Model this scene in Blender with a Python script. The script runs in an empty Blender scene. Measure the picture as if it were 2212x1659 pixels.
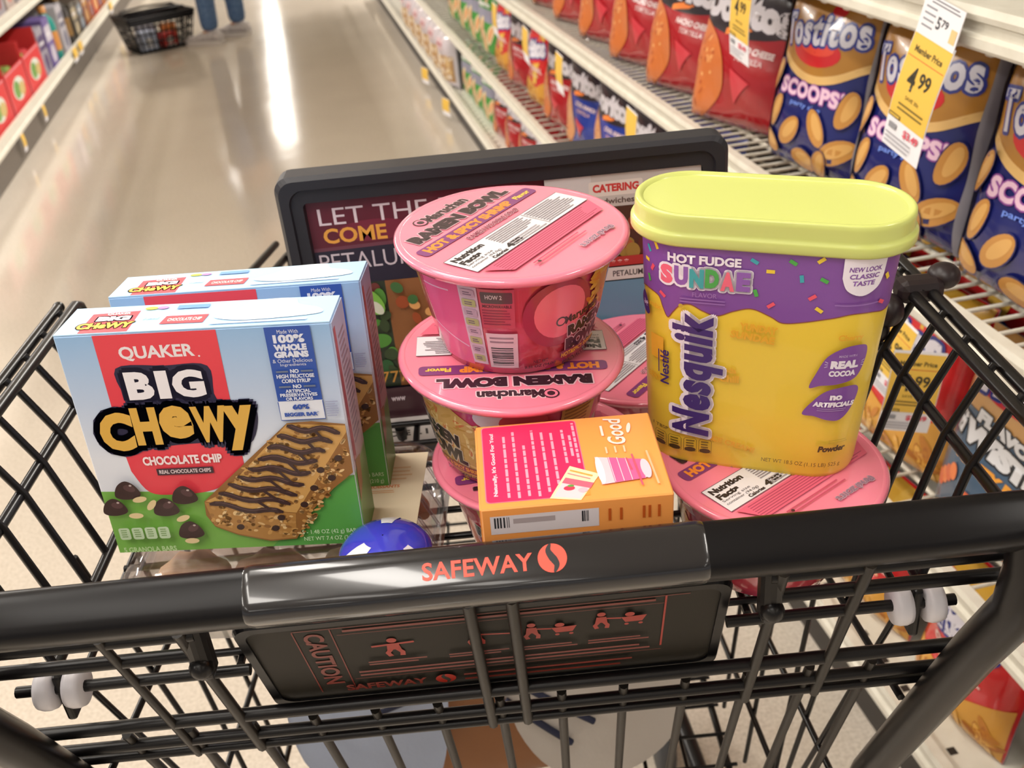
import bpy, bmesh, math, random
from mathutils import Matrix, Vector, Euler
random.seed(7)
S = bpy.context.scene
COL = S.collection
R = math.radians
pi = math.pi

# ------------------------------------------------------------------ materials
def lin(c):
    return tuple((x / 12.92 if x <= 0.04045 else ((x + 0.055) / 1.055) ** 2.4) for x in c)
def hx(h):
    return tuple(int(h[i:i + 2], 16) / 255 for i in (0, 2, 4))
MATS = {}
def mat(name, col, rough=0.5, metal=0.0, coat=0.0, trans=0.0, ior=1.45, spec=0.5, alpha=1.0, bump=None, speck=None, sheen=0):
    if name in MATS: return MATS[name]
    m = bpy.data.materials.new(name); m.use_nodes = True
    nt = m.node_tree; b = nt.nodes['Principled BSDF']
    c = lin(hx(col)) if isinstance(col, str) else col
    b.inputs['Base Color'].default_value = (*c, 1)
    b.inputs['Roughness'].default_value = rough
    b.inputs['Metallic'].default_value = metal
    b.inputs['Coat Weight'].default_value = coat
    b.inputs['Coat Roughness'].default_value = 0.06
    b.inputs['Transmission Weight'].default_value = trans
    b.inputs['IOR'].default_value = ior
    b.inputs['Specular IOR Level'].default_value = spec
    b.inputs['Alpha'].default_value = alpha
    if sheen: b.inputs['Sheen Weight'].default_value = sheen
    if speck or bump:
        tc = nt.nodes.new('ShaderNodeTexCoord')
    if speck:                       # (scale, second colour, low, high)
        n = nt.nodes.new('ShaderNodeTexNoise'); n.inputs['Scale'].default_value = speck[0]; n.inputs['Detail'].default_value = 4
        r = nt.nodes.new('ShaderNodeValToRGB'); r.color_ramp.elements[0].position = speck[2]; r.color_ramp.elements[1].position = speck[3]
        r.color_ramp.elements[0].color = (*c, 1); r.color_ramp.elements[1].color = (*lin(hx(speck[1])), 1)
        nt.links.new(tc.outputs['Object'], n.inputs['Vector']); nt.links.new(n.outputs['Fac'], r.inputs['Fac'])
        nt.links.new(r.outputs['Color'], b.inputs['Base Color'])
    if bump:                        # (scale, strength, distance)
        n = nt.nodes.new('ShaderNodeTexNoise'); n.inputs['Scale'].default_value = bump[0]; n.inputs['Detail'].default_value = 3
        bp = nt.nodes.new('ShaderNodeBump'); bp.inputs['Strength'].default_value = bump[1]; bp.inputs['Distance'].default_value = bump[2]
        nt.links.new(tc.outputs['Object'], n.inputs['Vector']); nt.links.new(n.outputs['Fac'], bp.inputs['Height'])
        nt.links.new(bp.outputs['Normal'], b.inputs['Normal'])
    MATS[name] = m
    return m
def ink(h, gloss=0.35):
    """printed colour on packaging"""
    return mat('ink_%s_%d' % (h, int(gloss * 100)), h, gloss, coat=0.15)

# ------------------------------------------------------------------ mesh builder
class MB:
    def __init__(s): s.v = []; s.f = []; s.m = []; s.sm = []; s.mats = []
    def mi(s, m):
        if m not in s.mats: s.mats.append(m)
        return s.mats.index(m)
    def add(s, vs, fs, m, smooth=False, T=None):
        o = len(s.v); k = s.mi(m)
        for p in vs:
            p = Vector(p); s.v.append(tuple(T @ p) if T is not None else tuple(p))
        for f in fs:
            s.f.append([i + o for i in f]); s.m.append(k); s.sm.append(smooth)
    def bm(s, b, m, smooth=False, T=None):
        b.verts.index_update()
        s.add([v.co for v in b.verts], [[v.index for v in f.verts] for f in b.faces], m, smooth, T); b.free()
    def box(s, c, d, m, bev=0, T=None, seg=2):
        b = bmesh.new(); bmesh.ops.create_cube(b, size=1)
        bmesh.ops.scale(b, vec=d, verts=b.verts); bmesh.ops.translate(b, vec=c, verts=b.verts)
        if bev: bmesh.ops.bevel(b, geom=b.edges[:], offset=bev, segments=seg, profile=0.5, affect='EDGES')
        s.bm(b, m, False, T)
    def tube(s, pts, r, m, n=8, T=None, caps=True):
        pts = [Vector(p) for p in pts]; rs = r if isinstance(r, (list, tuple)) else [r] * len(pts)
        d0 = (pts[1] - pts[0]).normalized(); a = Vector((0, 0, 1)) if abs(d0.z) < 0.9 else Vector((1, 0, 0))
        u = d0.cross(a).normalized(); vs = []; fs = []
        for i, p in enumerate(pts):
            if i == 0: d = d0
            elif i == len(pts) - 1: d = (pts[i] - pts[i - 1]).normalized()
            else: d = ((pts[i + 1] - p).normalized() + (p - pts[i - 1]).normalized()).normalized()
            u = (u - d * u.dot(d)).normalized(); w = d.cross(u)
            for k in range(n):
                t = 2 * pi * k / n; vs.append(p + (u * math.cos(t) + w * math.sin(t)) * rs[i])
        for i in range(len(pts) - 1):
            for k in range(n):
                fs.append([i * n + k, i * n + (k + 1) % n, (i + 1) * n + (k + 1) % n, (i + 1) * n + k])
        s.add(vs, fs, m, True, T)
        if caps: s.add(vs[:n], [list(range(n))[::-1]], m, False, T); s.add(vs[-n:], [list(range(n))], m, False, T)
    def lathe(s, prof, m, n=48, T=None, smooth=True, squash=None):
        vs = []; fs = []
        for r, z in prof:
            for k in range(n):
                t = 2 * pi * k / n; vs.append((r * math.cos(t), r * math.sin(t), z))
        for i in range(len(prof) - 1):
            for k in range(n):
                fs.append([i * n + k, i * n + (k + 1) % n, (i + 1) * n + (k + 1) % n, (i + 1) * n + k])
        s.add(vs, fs, m, smooth, T)
    def disc(s, r, z, m, n=48, T=None, up=True):
        vs = [(r * math.cos(2 * pi * k / n), r * math.sin(2 * pi * k / n), z) for k in range(n)]
        s.add(vs, [list(range(n)) if up else list(range(n))[::-1]], m, False, T)
    def loft(s, rings, m, smooth=True, cap0=False, cap1=False, T=None):
        n = len(rings[0]); vs = [p for r in rings for p in r]; fs = []
        for i in range(len(rings) - 1):
            for k in range(n):
                fs.append([i * n + k, i * n + (k + 1) % n, (i + 1) * n + (k + 1) % n, (i + 1) * n + k])
        s.add(vs, fs, m, smooth, T)
        if cap0: s.add(rings[0], [list(range(n))[::-1]], m, False, T)
        if cap1: s.add(rings[-1], [list(range(n))], m, False, T)
    def ball(s, c, r, m, T=None, u=14, v=10):
        b = bmesh.new(); bmesh.ops.create_uvsphere(b, u_segments=u, v_segments=v, radius=1)
        rr = r if isinstance(r, (list, tuple)) else (r, r, r)
        bmesh.ops.scale(b, vec=rr, verts=b.verts); bmesh.ops.translate(b, vec=c, verts=b.verts); s.bm(b, m, True, T)
    def mesh(s, name):
        me = bpy.data.meshes.new(name); me.from_pydata(s.v, [], s.f)
        for m in s.mats: me.materials.append(m)
        me.polygons.foreach_set('material_index', s.m); me.polygons.foreach_set('use_smooth', s.sm); me.update()
        return me
    def build(s, name, parent=None, label=None):
        o = bpy.data.objects.new(name, s.mesh(name)); COL.objects.link(o)
        if parent is not None: o.parent = parent
        if label: o['label'] = label
        return o

def tag(o, label, cat, group=None, kind=None):
    o['label'] = label; o['category'] = cat
    if group: o['group'] = group
    if kind: o['kind'] = kind
    return o
def thing(name, loc, rot, label, cat, group=None):
    o = bpy.data.objects.new(name, None); COL.objects.link(o); o.empty_display_size = 0.05
    o.location = loc; o.rotation_euler = rot
    return tag(o, label, cat, group)
def dup(root, loc, rot, label, group=None, scale=None):
    r = root.copy(); COL.objects.link(r); r.location = loc; r.rotation_euler = rot; r['label'] = label
    if group: r['group'] = group
    if scale: r.scale = scale
    for ch in list(root.children):
        c = ch.copy(); COL.objects.link(c); c.parent = r
        for g in list(ch.children):
            e = g.copy(); COL.objects.link(e); e.parent = c
    return r
def structure(o):
    o['kind'] = 'structure'; return o

# ------------------------------------------------------------------ flat artwork laid on surfaces
GLY = {}
def glyphs(txt, bold, shear, space=1.0):
    k = (txt, bold, shear, space)
    if k in GLY: return GLY[k]
    cu = bpy.data.curves.new('t', 'FONT'); cu.body = txt; cu.size = 1; cu.offset = bold; cu.shear = shear
    cu.space_character = space; cu.resolution_u = 3; cu.fill_mode = 'BOTH'; cu.space_line = 0.85; cu.align_x = 'CENTER'
    o = bpy.data.objects.new('t', cu); COL.objects.link(o)
    bpy.context.view_layer.update()
    me = bpy.data.meshes.new_from_object(o.evaluated_get(bpy.context.evaluated_depsgraph_get()))
    vs = [(v.co.x, v.co.y) for v in me.vertices]; fs = [list(p.vertices) for p in me.polygons]
    bpy.data.objects.remove(o); bpy.data.curves.remove(cu); bpy.data.meshes.remove(me)
    x0 = min(v[0] for v in vs); x1 = max(v[0] for v in vs); y0 = min(v[1] for v in vs); y1 = max(v[1] for v in vs)
    GLY[k] = (vs, fs, (x0, y0, x1, y1)); return GLY[k]
def clean_poly(pts):
    b = bmesh.new(); f = b.faces.new([b.verts.new((p[0], p[1], 0)) for p in pts]); f.normal_update()
    bmesh.ops.triangulate(b, faces=[f], ngon_method='EAR_CLIP'); b.verts.index_update()
    r = ([(v.co.x, v.co.y) for v in b.verts], [[v.index for v in f.verts] for f in b.faces]); b.free(); return r
def spline(pts, n=8, closed=True):
    """Catmull-Rom through 2D points"""
    out = []; N = len(pts); rng = range(N) if closed else range(N - 1)
    for i in rng:
        g = (lambda j: pts[j % N]) if closed else (lambda j: pts[max(0, min(N - 1, j))])
        p0, p1, p2, p3 = g(i - 1), g(i), g(i + 1), g(i + 2)
        for k in range(n):
            t = k / n
            out.append(tuple(0.5 * (2 * p1[d] + (p2[d] - p0[d]) * t + (2 * p0[d] - 5 * p1[d] + 4 * p2[d] - p3[d]) * t * t + (3 * p1[d] - p0[d] - 3 * p2[d] + p3[d]) * t ** 3) for d in (0, 1)))
    if not closed: out.append(tuple(pts[-1]))
    return out
class Art:
    """2D shapes (mm) mapped through fn(u,v,h) onto a surface; each call lies one hair above the last"""
    def __init__(s, mb, fn, gloss=0.35, seg=None, h0=0.00012, dh=0.00004):
        s.mb = mb; s.fn = fn; s.h = h0; s.dh = dh; s.seg = seg; s.gloss = gloss
    def put(s, vs, fs, col, lift=True):
        if s.seg:
            b = bmesh.new(); bv = [b.verts.new((x, y, 0)) for x, y in vs]
            for f in fs:
                try: b.faces.new([bv[i] for i in f])
                except ValueError: pass
            for ax in (0, 1):
                st = s.seg[ax] if isinstance(s.seg, tuple) else s.seg
                if not st: continue
                lo = min(v[ax] for v in vs); hi = max(v[ax] for v in vs); k = math.ceil(lo / st)
                while k * st < hi:
                    co = [0, 0, 0]; no = [0, 0, 0]; co[ax] = k * st + 1e-4; no[ax] = 1
                    bmesh.ops.bisect_plane(b, geom=b.verts[:] + b.edges[:] + b.faces[:], plane_co=co, plane_no=no, dist=1e-5); k += 1
            b.verts.index_update()
            vs = [(v.co.x, v.co.y) for v in b.verts]; fs = [[v.index for v in f.verts] for f in b.faces]; b.free()
        m = col if isinstance(col, bpy.types.Material) else ink(col, s.gloss)
        s.mb.add([s.fn(x * 0.001, y * 0.001, s.h) for x, y in vs], fs, m, bool(s.seg))
        if lift: s.h += s.dh
    def poly(s, pts, col): v, f = clean_poly(pts); s.put(v, f, col)
    def rect(s, x0, y0, x1, y1, col): s.put([(x0, y0), (x1, y0), (x1, y1), (x0, y1)], [[0, 1, 2, 3]], col)
    def rrect(s, x0, y0, x1, y1, r, col):
        p = []
        for cx, cy, a in ((x1 - r, y1 - r, 0), (x0 + r, y1 - r, 90), (x0 + r, y0 + r, 180), (x1 - r, y0 + r, 270)):
            for k in range(5): t = R(a + k * 22.5); p.append((cx + r * math.cos(t), cy + r * math.sin(t)))
        s.poly(p, col)
    def ell(s, cx, cy, rx, ry, col, rot=0, n=20, lift=True):
        c, q = math.cos(R(rot)), math.sin(R(rot)); p = []
        for k in range(n):
            t = 2 * pi * k / n; x, y = rx * math.cos(t), ry * math.sin(t); p.append((cx + x * c - y * q, cy + x * q + y * c))
        s.put(p, [list(range(n))], col, lift)
    def line(s, pts, w, col, lift=True):
        L = []; Rr = []
        for i, p in enumerate(pts):
            a = pts[max(0, i - 1)]; b = pts[min(len(pts) - 1, i + 1)]; dx, dy = b[0] - a[0], b[1] - a[1]; l = math.hypot(dx, dy) or 1
            ww = (w[i] if isinstance(w, (list, tuple)) else w) / 2; nx, ny = -dy / l * ww, dx / l * ww
            L.append((p[0] + nx, p[1] + ny)); Rr.append((p[0] - nx, p[1] - ny))
        n = len(pts); s.put(L + Rr, [[i, n + i, n + i + 1, i + 1] for i in range(n - 1)], col, lift)
    def text(s, t, x, y, w, h, col, bold=0.02, shear=0, rot=0, outline=None, space=1.0, warp=None):
        """centre (x,y), drawn to width w and height h (either may be None)"""
        vs, fs, (x0, y0, x1, y1) = glyphs(t, bold, shear, space)
        sy = (h / (y1 - y0)) if h else w / (x1 - x0); sx = (w / (x1 - x0)) if w else sy
        c, q = math.cos(R(rot)), math.sin(R(rot)); mx, my = (x0 + x1) / 2, (y0 + y1) / 2
        def tr(ox, oy):
            o = []
            for a, b in vs:
                a = (a - mx) * sx; b = (b - my) * sy
                if warp: a, b = warp(a, b)
                a += ox; b += oy
                o.append((x + a * c - b * q, y + a * q + b * c))
            return o
        if outline:
            oc, ow = outline
            for k in range(12): s.put(tr(ow * math.cos(k * pi / 6), ow * math.sin(k * pi / 6)), fs, oc, False)
            s.h += s.dh
        s.put(tr(0, 0), fs, col)
    def bars(s, x0, y0, x1, y1, col, rows, fill=0.5, ragged=0.25, vert=False, rng=random):
        """lines of print too small to read"""
        for i in range(rows):
            e = rng.random() * ragged
            if not vert:
                st = (y1 - y0) / rows; y = y1 - (i + 0.5) * st
                s.put([(x0, y - st * fill / 2), (x1 - (x1 - x0) * e, y - st * fill / 2), (x1 - (x1 - x0) * e, y + st * fill / 2), (x0, y + st * fill / 2)], [[0, 1, 2, 3]], col, False)
            else:
                st = (x1 - x0) / rows; x = x0 + (i + 0.5) * st
                s.put([(x - st * fill / 2, y0), (x + st * fill / 2, y0), (x + st * fill / 2, y1 - (y1 - y0) * e), (x - st * fill / 2, y1 - (y1 - y0) * e)], [[0, 1, 2, 3]], col, False)
        s.h += s.dh
def planar(o, ux, uy):
    o, ux, uy = Vector(o), Vector(ux).normalized(), Vector(uy).normalized(); n = ux.cross(uy).normalized()
    return lambda u, v, h: o + ux * u + uy * v + n * h
def code_bars(A, x0, y0, x1, y1, vert=False, seed=1):
    rg = random.Random(seed); p = x0 if not vert else y0; e = x1 if not vert else y1; k = 0
    while p < e:
        w = rg.choice((0.35, 0.6, 0.9))
        if k % 2 == 0:
            if vert: A.put([(x0, p), (x1, p), (x1, p + w), (x0, p + w)], [[0, 1, 2, 3]], '2a2a2e', False)
            else: A.put([(p, y0), (p + w, y0), (p + w, y1), (p, y1)], [[0, 1, 2, 3]], '2a2a2e', False)
        p += w; k += 1
    A.h += A.dh

# ------------------------------------------------------------------ frames of reference
YAW = R(9.7)                       # the aisle runs 9.7 degrees to the left of the trolley
EX = Vector((math.cos(YAW), math.sin(YAW), 0)); EY = Vector((-math.sin(YAW), math.cos(YAW), 0))
def AI(x, y, z=0.0): return EX * x + EY * y + Vector((0, 0, z))
AM = Matrix.Rotation(YAW, 4, 'Z')

# ------------------------------------------------------------------ camera
H = 1.36
cam = bpy.data.cameras.new('camera'); co = bpy.data.objects.new('camera', cam); COL.objects.link(co); S.camera = co
P, RL = R(30.0), R(5.7)
fw = Vector((0, math.cos(P), -math.sin(P))); r0 = Vector((1, 0, 0)); u0 = r0.cross(fw)
rt = r0 * math.cos(RL) - u0 * math.sin(RL); up = r0 * math.sin(RL) + u0 * math.cos(RL)
M = Matrix((rt, up, -fw)).transposed().to_4x4(); M.translation = Vector((0, 0, H)); co.matrix_world = M
cam.sensor_width = 36; cam.lens = 36 * 2210 / 2212; cam.clip_start = 0.02; cam.clip_end = 200
cam.dof.use_dof = True; cam.dof.focus_distance = 0.60; cam.dof.aperture_fstop = 13.0

# ------------------------------------------------------------------ common materials
BLACK = mat('black_powder_coat', '100e0f', 0.3, spec=0.35)
BLACKPL = mat('black_plastic', '0e0d0f', 0.3, spec=0.22)
GREYPL = mat('charcoal_plastic', '29292f', 0.42, spec=0.4)
WHITEMET = mat('cream_painted_steel', 'd9d5c8', 0.4, speck=(30, 'd2cdbf', 0.4, 0.6))
NYLON = mat('white_nylon', 'c9c6cc', 0.35)

# ================================================================== SETTING
def make_floor():
    m = bpy.data.materials.new('polished_vinyl_floor'); m.use_nodes = True; nt = m.node_tree; b = nt.nodes['Principled BSDF']
    tc = nt.nodes.new('ShaderNodeTexCoord')
    n1 = nt.nodes.new('ShaderNodeTexNoise'); n1.inputs['Scale'].default_value = 160; n1.inputs['Detail'].default_value = 5
    n2 = nt.nodes.new('ShaderNodeTexNoise'); n2.inputs['Scale'].default_value = 2.2; n2.inputs['Detail'].default_value = 3
    r = nt.nodes.new('ShaderNodeValToRGB'); e = r.color_ramp.elements
    e[0].position = 0.3; e[0].color = (*lin(hx('b9aea0')), 1); e[1].position = 0.62; e[1].color = (*lin(hx('d3c9bc')), 1)
    mx = nt.nodes.new('ShaderNodeMix'); mx.data_type = 'RGBA'; mx.blend_type = 'MULTIPLY'; mx.inputs[0].default_value = 0.18
    r2 = nt.nodes.new('ShaderNodeValToRGB'); r2.color_ramp.elements[0].position = 0.35; r2.color_ramp.elements[0].color = (.72, .7, .68, 1); r2.color_ramp.elements[1].position = 0.65
    for a, c in ((n1, r), (n2, r2)):
        nt.links.new(tc.outputs['Object'], a.inputs['Vector']); nt.links.new(a.outputs['Fac'], c.inputs['Fac'])
    nt.links.new(r.outputs['Color'], mx.inputs[6]); nt.links.new(r2.outputs['Color'], mx.inputs[7]); nt.links.new(mx.outputs[2], b.inputs['Base Color'])
    b.inputs['Roughness'].default_value = 0.12; b.inputs['Specular IOR Level'].default_value = 0.5
    n3 = nt.nodes.new('ShaderNodeTexNoise'); n3.inputs['Scale'].default_value = 3.5; n3.inputs['Detail'].default_value = 2
    bp = nt.nodes.new('ShaderNodeBump'); bp.inputs['Strength'].default_value = 0.05; bp.inputs['Distance'].default_value = 0.02
    nt.links.new(tc.outputs['Object'], n3.inputs['Vector']); nt.links.new(n3.outputs['Fac'], bp.inputs['Height']); nt.links.new(bp.outputs['Normal'], b.inputs['Normal'])
    f = MB(); f.box((0, 14, -0.05), (24, 64, 0.1), m); o = f.build('floor'); o.matrix_world = AM; structure(o)
make_floor()
c = MB(); c.box((0, 14, 4.05), (24, 64, 0.1), mat('ceiling_white', 'd8d4cb', 0.8)); o = c.build('ceiling'); o.matrix_world = AM; structure(o)

# ================================================================== LIGHT
def strip(x, y, w, l, p, z=3.9, col=(1.0, 0.945, 0.875)):
    d = bpy.data.lights.new('fluorescent_strip', 'AREA'); d.shape = 'RECTANGLE'; d.size = w; d.size_y = l; d.energy = p; d.color = col
    o = bpy.data.objects.new('fluorescent_strip', d); COL.objects.link(o); o.matrix_world = AM @ Matrix.Translation((x, y, z))
for x in (-0.74, 2.6, -4.4):
    for y in (-9, -6.2, -3.4, -0.9, 1.6): strip(x, y, 0.35, 1.6, (62 if x != -0.74 else 42) * (0.3 if y < -3 else 1.0))
for y in (-9, -6.2, -3.4, -0.9, 1.0): strip(-1.75, y, 0.35, 1.6, 34 * (0.3 if y < -3 else 1.0))
for x in (2.6, -4.4):
    for y in (4.4, 7.2, 10, 13, 16): strip(x, y, 0.35, 1.6, 250)
for k in range(5): strip(-0.5, 20.6 + 3.3 * k, 0.34, 1.7, 40)
for k in range(2): strip(-1.30, 18.2 + 3.0 * k, 0.30, 0.9, 22)
w = bpy.data.worlds.new('store_ambient'); S.world = w; w.use_nodes = True
w.node_tree.nodes['Background'].inputs[0].default_value = (1.0, 0.94, 0.88, 1); w.node_tree.nodes['Background'].inputs[1].default_value = 0.5

S.view_settings.view_transform = 'Standard'; S.view_settings.look = 'None'; S.view_settings.gamma = 1; S.view_settings.use_curve_mapping = False
S.view_settings.exposure = -0.08
S.cycles.max_bounces = 10; S.cycles.transparent_max_bounces = 24

# ================================================================== SHOPPING TROLLEY
XC = -0.029
CART_LOC = Vector((XC, 0.41, 0))
cart = thing('shopping_cart', CART_LOC, (0, 0, 0), 'black wire shopping cart with red lettered handle, full of pink noodle bowls and boxes', 'shopping cart')
CT = Matrix.Translation(-CART_LOC)
def cpart(mb, name, label=None, parent=None):
    o = mb.build(name, None, label)
    o.data.transform(CT); o.parent = parent or cart
    return o
def gp(x, z, off=0.0):
    """point on the sloping rear gate"""
    n = Vector((0, 1, 0.4)).normalized()
    return Vector((x, 0.43 + 0.4 * (0.97 - z), z)) - n * off
# handle: a rounded bar with a flattened face towards the shopper
HY, HZ = 0.409, 1.013
hn = Vector((0, -0.6, 0.8)); ht = Vector((0, 0.8, 0.6))
def hring(x, k=1.0, ex=3.2):
    out = []
    for i in range(28):
        t = 2 * pi * i / 28; cc, ss = math.cos(t), math.sin(t)
        a = math.copysign(abs(cc) ** (2 / ex), cc) * 0.0150 * k; b = math.copysign(abs(ss) ** (2 / ex), ss) * 0.0132 * k
        out.append(Vector((x, HY, HZ)) + ht * a + hn * b)
    return out
m = MB(); xs = [-0.322, -0.318, -0.31, -0.25, -0.15, 0.1, 0.2, 0.255, 0.262, 0.266]
ks = [0.7, 0.92, 1, 1, 1, 1, 1, 1, 0.92, 0.7]
m.loft([hring(x, k) for x, k in zip(xs, ks)][::-1], BLACKPL, True, True, True)
cpart(m, 'handle_bar')
m = MB(); hx0, hx1 = -0.146, 0.090
m.loft([hring(x, k) for x, k in ((hx0, 1.0), (hx0 + 0.001, 1.03), (hx0 + 0.004, 1.05), (hx1 - 0.004, 1.05), (hx1 - 0.001, 1.03), (hx1, 1.0))][::-1], mat('glossy_black_plastic', '17171b', 0.2, spec=0.5, coat=0.6), True)
A = Art(m, planar(Vector((0, HY, HZ)) + hn * (0.0132 * 1.05) + ht * 0.001, (1, 0, 0), ht), 0.4, h0=0.0003)
RED = 'e8513f'
A.text('SAFEWAY', -26.5, -0.4, 56, 9.2, RED, bold=0.022, space=1.05)
def s_logo(A, cx, cy, r, col, bg):
    A.ell(cx, cy, r, r, col, n=32)
    ctr = spline([(cx - r * 0.06, cy + r * 1.0), (cx - r * 0.24, cy + r * 0.55), (cx - r * 0.04, cy + r * 0.1), (cx + r * 0.12, cy - r * 0.14), (cx + r * 0.26, cy - r * 0.52), (cx + r * 0.06, cy - r * 1.0)], 6, False)
    n = len(ctr); A.line(ctr, [r * (0.10 + 0.42 * math.sin(pi * i / (n - 1)) ** 0.8) for i in range(n)], bg)
s_logo(A, 11.5, 0.4, 7.4, RED, '17171b')
cpart(m, 'handle_cover', 'glossy black grip cover printed with a red store name')
# side frame tubes from handle to wheels
for sx in (0.262, -0.32):
    m = MB(); x = sx
    m.tube([(x, 0.409, 1.016), (x, 0.403, 0.985), (x, 0.407, 0.955), (x, 0.44, 0.89), (x, 0.557, 0.64), (x, 0.64, 0.40), (x, 0.665, 0.28), (x, 0.67, 0.13)], 0.0142, BLACK, 14)
    cpart(m, 'frame_upright')
# rims
for x in (0.278, 0.291, -0.336, -0.349):
    m = MB(); e = 0.745
    pts = [(x, 0.33, 1.04), (x, e, 1.04)]
    if x in (-0.336, 0.278): pts += [(x, e + 0.008, 1.036), (x, e + 0.012, 1.025), (x * 0.985, e + 0.016, 0.93)]
    m.tube(pts, 0.0042, BLACK, 10)
    if x in (-0.349, 0.291): m.ball((x, e, 1.04), 0.0046, BLACK)
    cpart(m, 'rim_rail')
for x0, s in ((0.284, 1), (-0.342, -1)):
    m = MB()
    m.tube([(x0 - 0.02 * s, 0.75, 0.93), (x0 - 0.06 * s, 1.0, 0.905), (x0 - 0.08 * s, 1.2, 0.885)], 0.0045, BLACK, 8)
    m.tube([(x0 - 0.008 * s, 0.75, 0.945), (x0 - 0.048 * s, 1.0, 0.92), (x0 - 0.068 * s, 1.2, 0.9)], 0.0045, BLACK, 8)
    cpart(m, 'basket_rim')
m = MB(); CL = mat('black_clip_plastic', '1d1216', 0.4)
m.box((0.2845, 0.628, 1.041), (0.032, 0.02, 0.017), CL, 0.006); m.ball((0.303, 0.632, 1.047), (0.011, 0.012, 0.009), CL); m.ball((0.262, 0.622, 1.03), (0.011, 0.013, 0.012), CL); m.ball((0.258, 0.63, 1.012), (0.010, 0.011, 0.011), CL)
cpart(m, 'rail_clip')
# side walls
for s, xr in ((1, 0.2845), (-1, -0.3425)):
    m = MB()
    for k in range(8):
        y = 0.4785 + 0.0355 * k
        m.tube([(xr, y, 1.044), (xr - s * 0.006, y, 1.035), (xr - s * 0.024, y, 0.997), (xr - s * 0.05, y - 0.012, 0.925)], 0.0027, BLACK, 7)
    m.tube([(xr - s * 0.021, 0.40, 0.997), (xr - s * 0.021, 0.75, 0.997)], 0.0036, BLACK, 8)
    m.tube([(xr - s * 0.050, 0.449, 0.925), (xr - s * 0.050, 0.75, 0.925)], 0.0036, BLACK, 8)
    cpart(m, 'seat_side_panel')
    m = MB()
    for k in range(10):
        y = 0.49 + 0.077 * k; t = max(0, (y - 0.72) / 0.48)
        a = Vector((xr - s * (0.03 + 0.055 * t), y, 0.93 - 0.04 * t)); b = Vector((xr - s * (0.075 + 0.03 * t), min(1.17, max(y + 0.02, 0.655)), 0.435))
        m.tube([a, b], 0.0024, BLACK, 6)
    for z, f in ((0.80, .22), (0.64, .55), (0.52, .8)):
        m.tube([(xr - s * (0.03 + 0.045 * f), 0.44 + 0.22 * f, z), (xr - s * (0.085 + 0.01 * f), 1.18, z - 0.015)], 0.003, BLACK, 6)
    cpart(m, 'basket_side_panel')
# seat floor
m = MB()
for k in range(9): m.tube([(-0.292, 0.492 + 0.032 * k, 0.899), (0.234, 0.492 + 0.032 * k, 0.899)], 0.0026, BLACK, 6)
for x in (-0.292, -0.19, -0.085, 0.03, 0.135, 0.234): m.tube([(x, 0.485, 0.8945), (x, 0.752, 0.8945)], 0.0028, BLACK, 6)
cpart(m, 'seat_floor')
# rear gate
m = MB()
for x in (-0.24, -0.196, -0.036, -0.012, 0.138, 0.186): m.tube([gp(x, 0.978), gp(x, 0.806)], 0.0036 if x != -0.24 else 0.0028, mat('worn_black_coat', '201c18', 0.4, spec=0.35), 8)
for k in range(-6, 7): m.tube([gp(XC + 0.0415 * k, 0.84, -0.004), gp(XC + 0.0415 * k, 0.45, -0.004)], 0.0033, MATS['worn_black_coat'], 8)
for z, r in ((0.62, 0.003), (0.46, 0.003)): m.tube([gp(-0.29, z, 0.004), gp(0.235, z, 0.004)], r, BLACK, 8)
cpart(m, 'rear_gate')
for z, r, spans in ((0.971, 0.0042, ((-0.318, -0.189), (0.132, 0.262))), (0.947, 0.0042, ((-0.318, -0.193), (0.138, 0.262))), (0.921, 0.0036, ((-0.312, -0.172), (0.113, 0.25))), (0.857, 0.0046, ((-0.318, 0.262),)), (0.826, 0.0042, ((-0.318, 0.262),)), (0.808, 0.0036, ((-0.318, 0.262),))):
    for a, b in spans:
        m = MB(); pts = [gp(a, z, -0.002), gp(b, z, -0.002)]
        ly = 0.404 + max(0, 0.955 - z) * 0.45
        if a < -0.315: pts = [gp(-0.337, z, -0.002)] + pts[1:]
        if b > 0.26: pts = pts[:-1] + [gp(0.279, z, -0.002)]
        m.tube(pts, r, BLACK, 10); cpart(m, 'gate_rod')
for x in (-0.191, 0.134):
    m = MB(); m.box(gp(x, 0.958, -0.002), (0.013, 0.016, 0.046), BLACK, 0.005); m.ball(gp(x, 0.95, 0.008), 0.007, BLACK); cpart(m, 'hinge_block')
for x in (-0.293, -0.276, 0.217, 0.236):
    m = MB(); p = gp(x, 0.921, -0.002); T = Matrix.Translation(p) @ Matrix.Rotation(pi / 2, 4, 'Y')
    m.lathe([(0.0005, -0.005), (0.0115, -0.005), (0.0125, -0.002), (0.0125, 0.002), (0.0115, 0.005), (0.0005, 0.005)], NYLON, 24, T); cpart(m, 'roller', 'white nylon roller')
for x in (-0.2845, 0.2265):
    m = MB(); m.box(gp(x, 0.915, -0.002), (0.006, 0.012, 0.036), BLACK, 0.002); cpart(m, 'roller_bracket')
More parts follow.
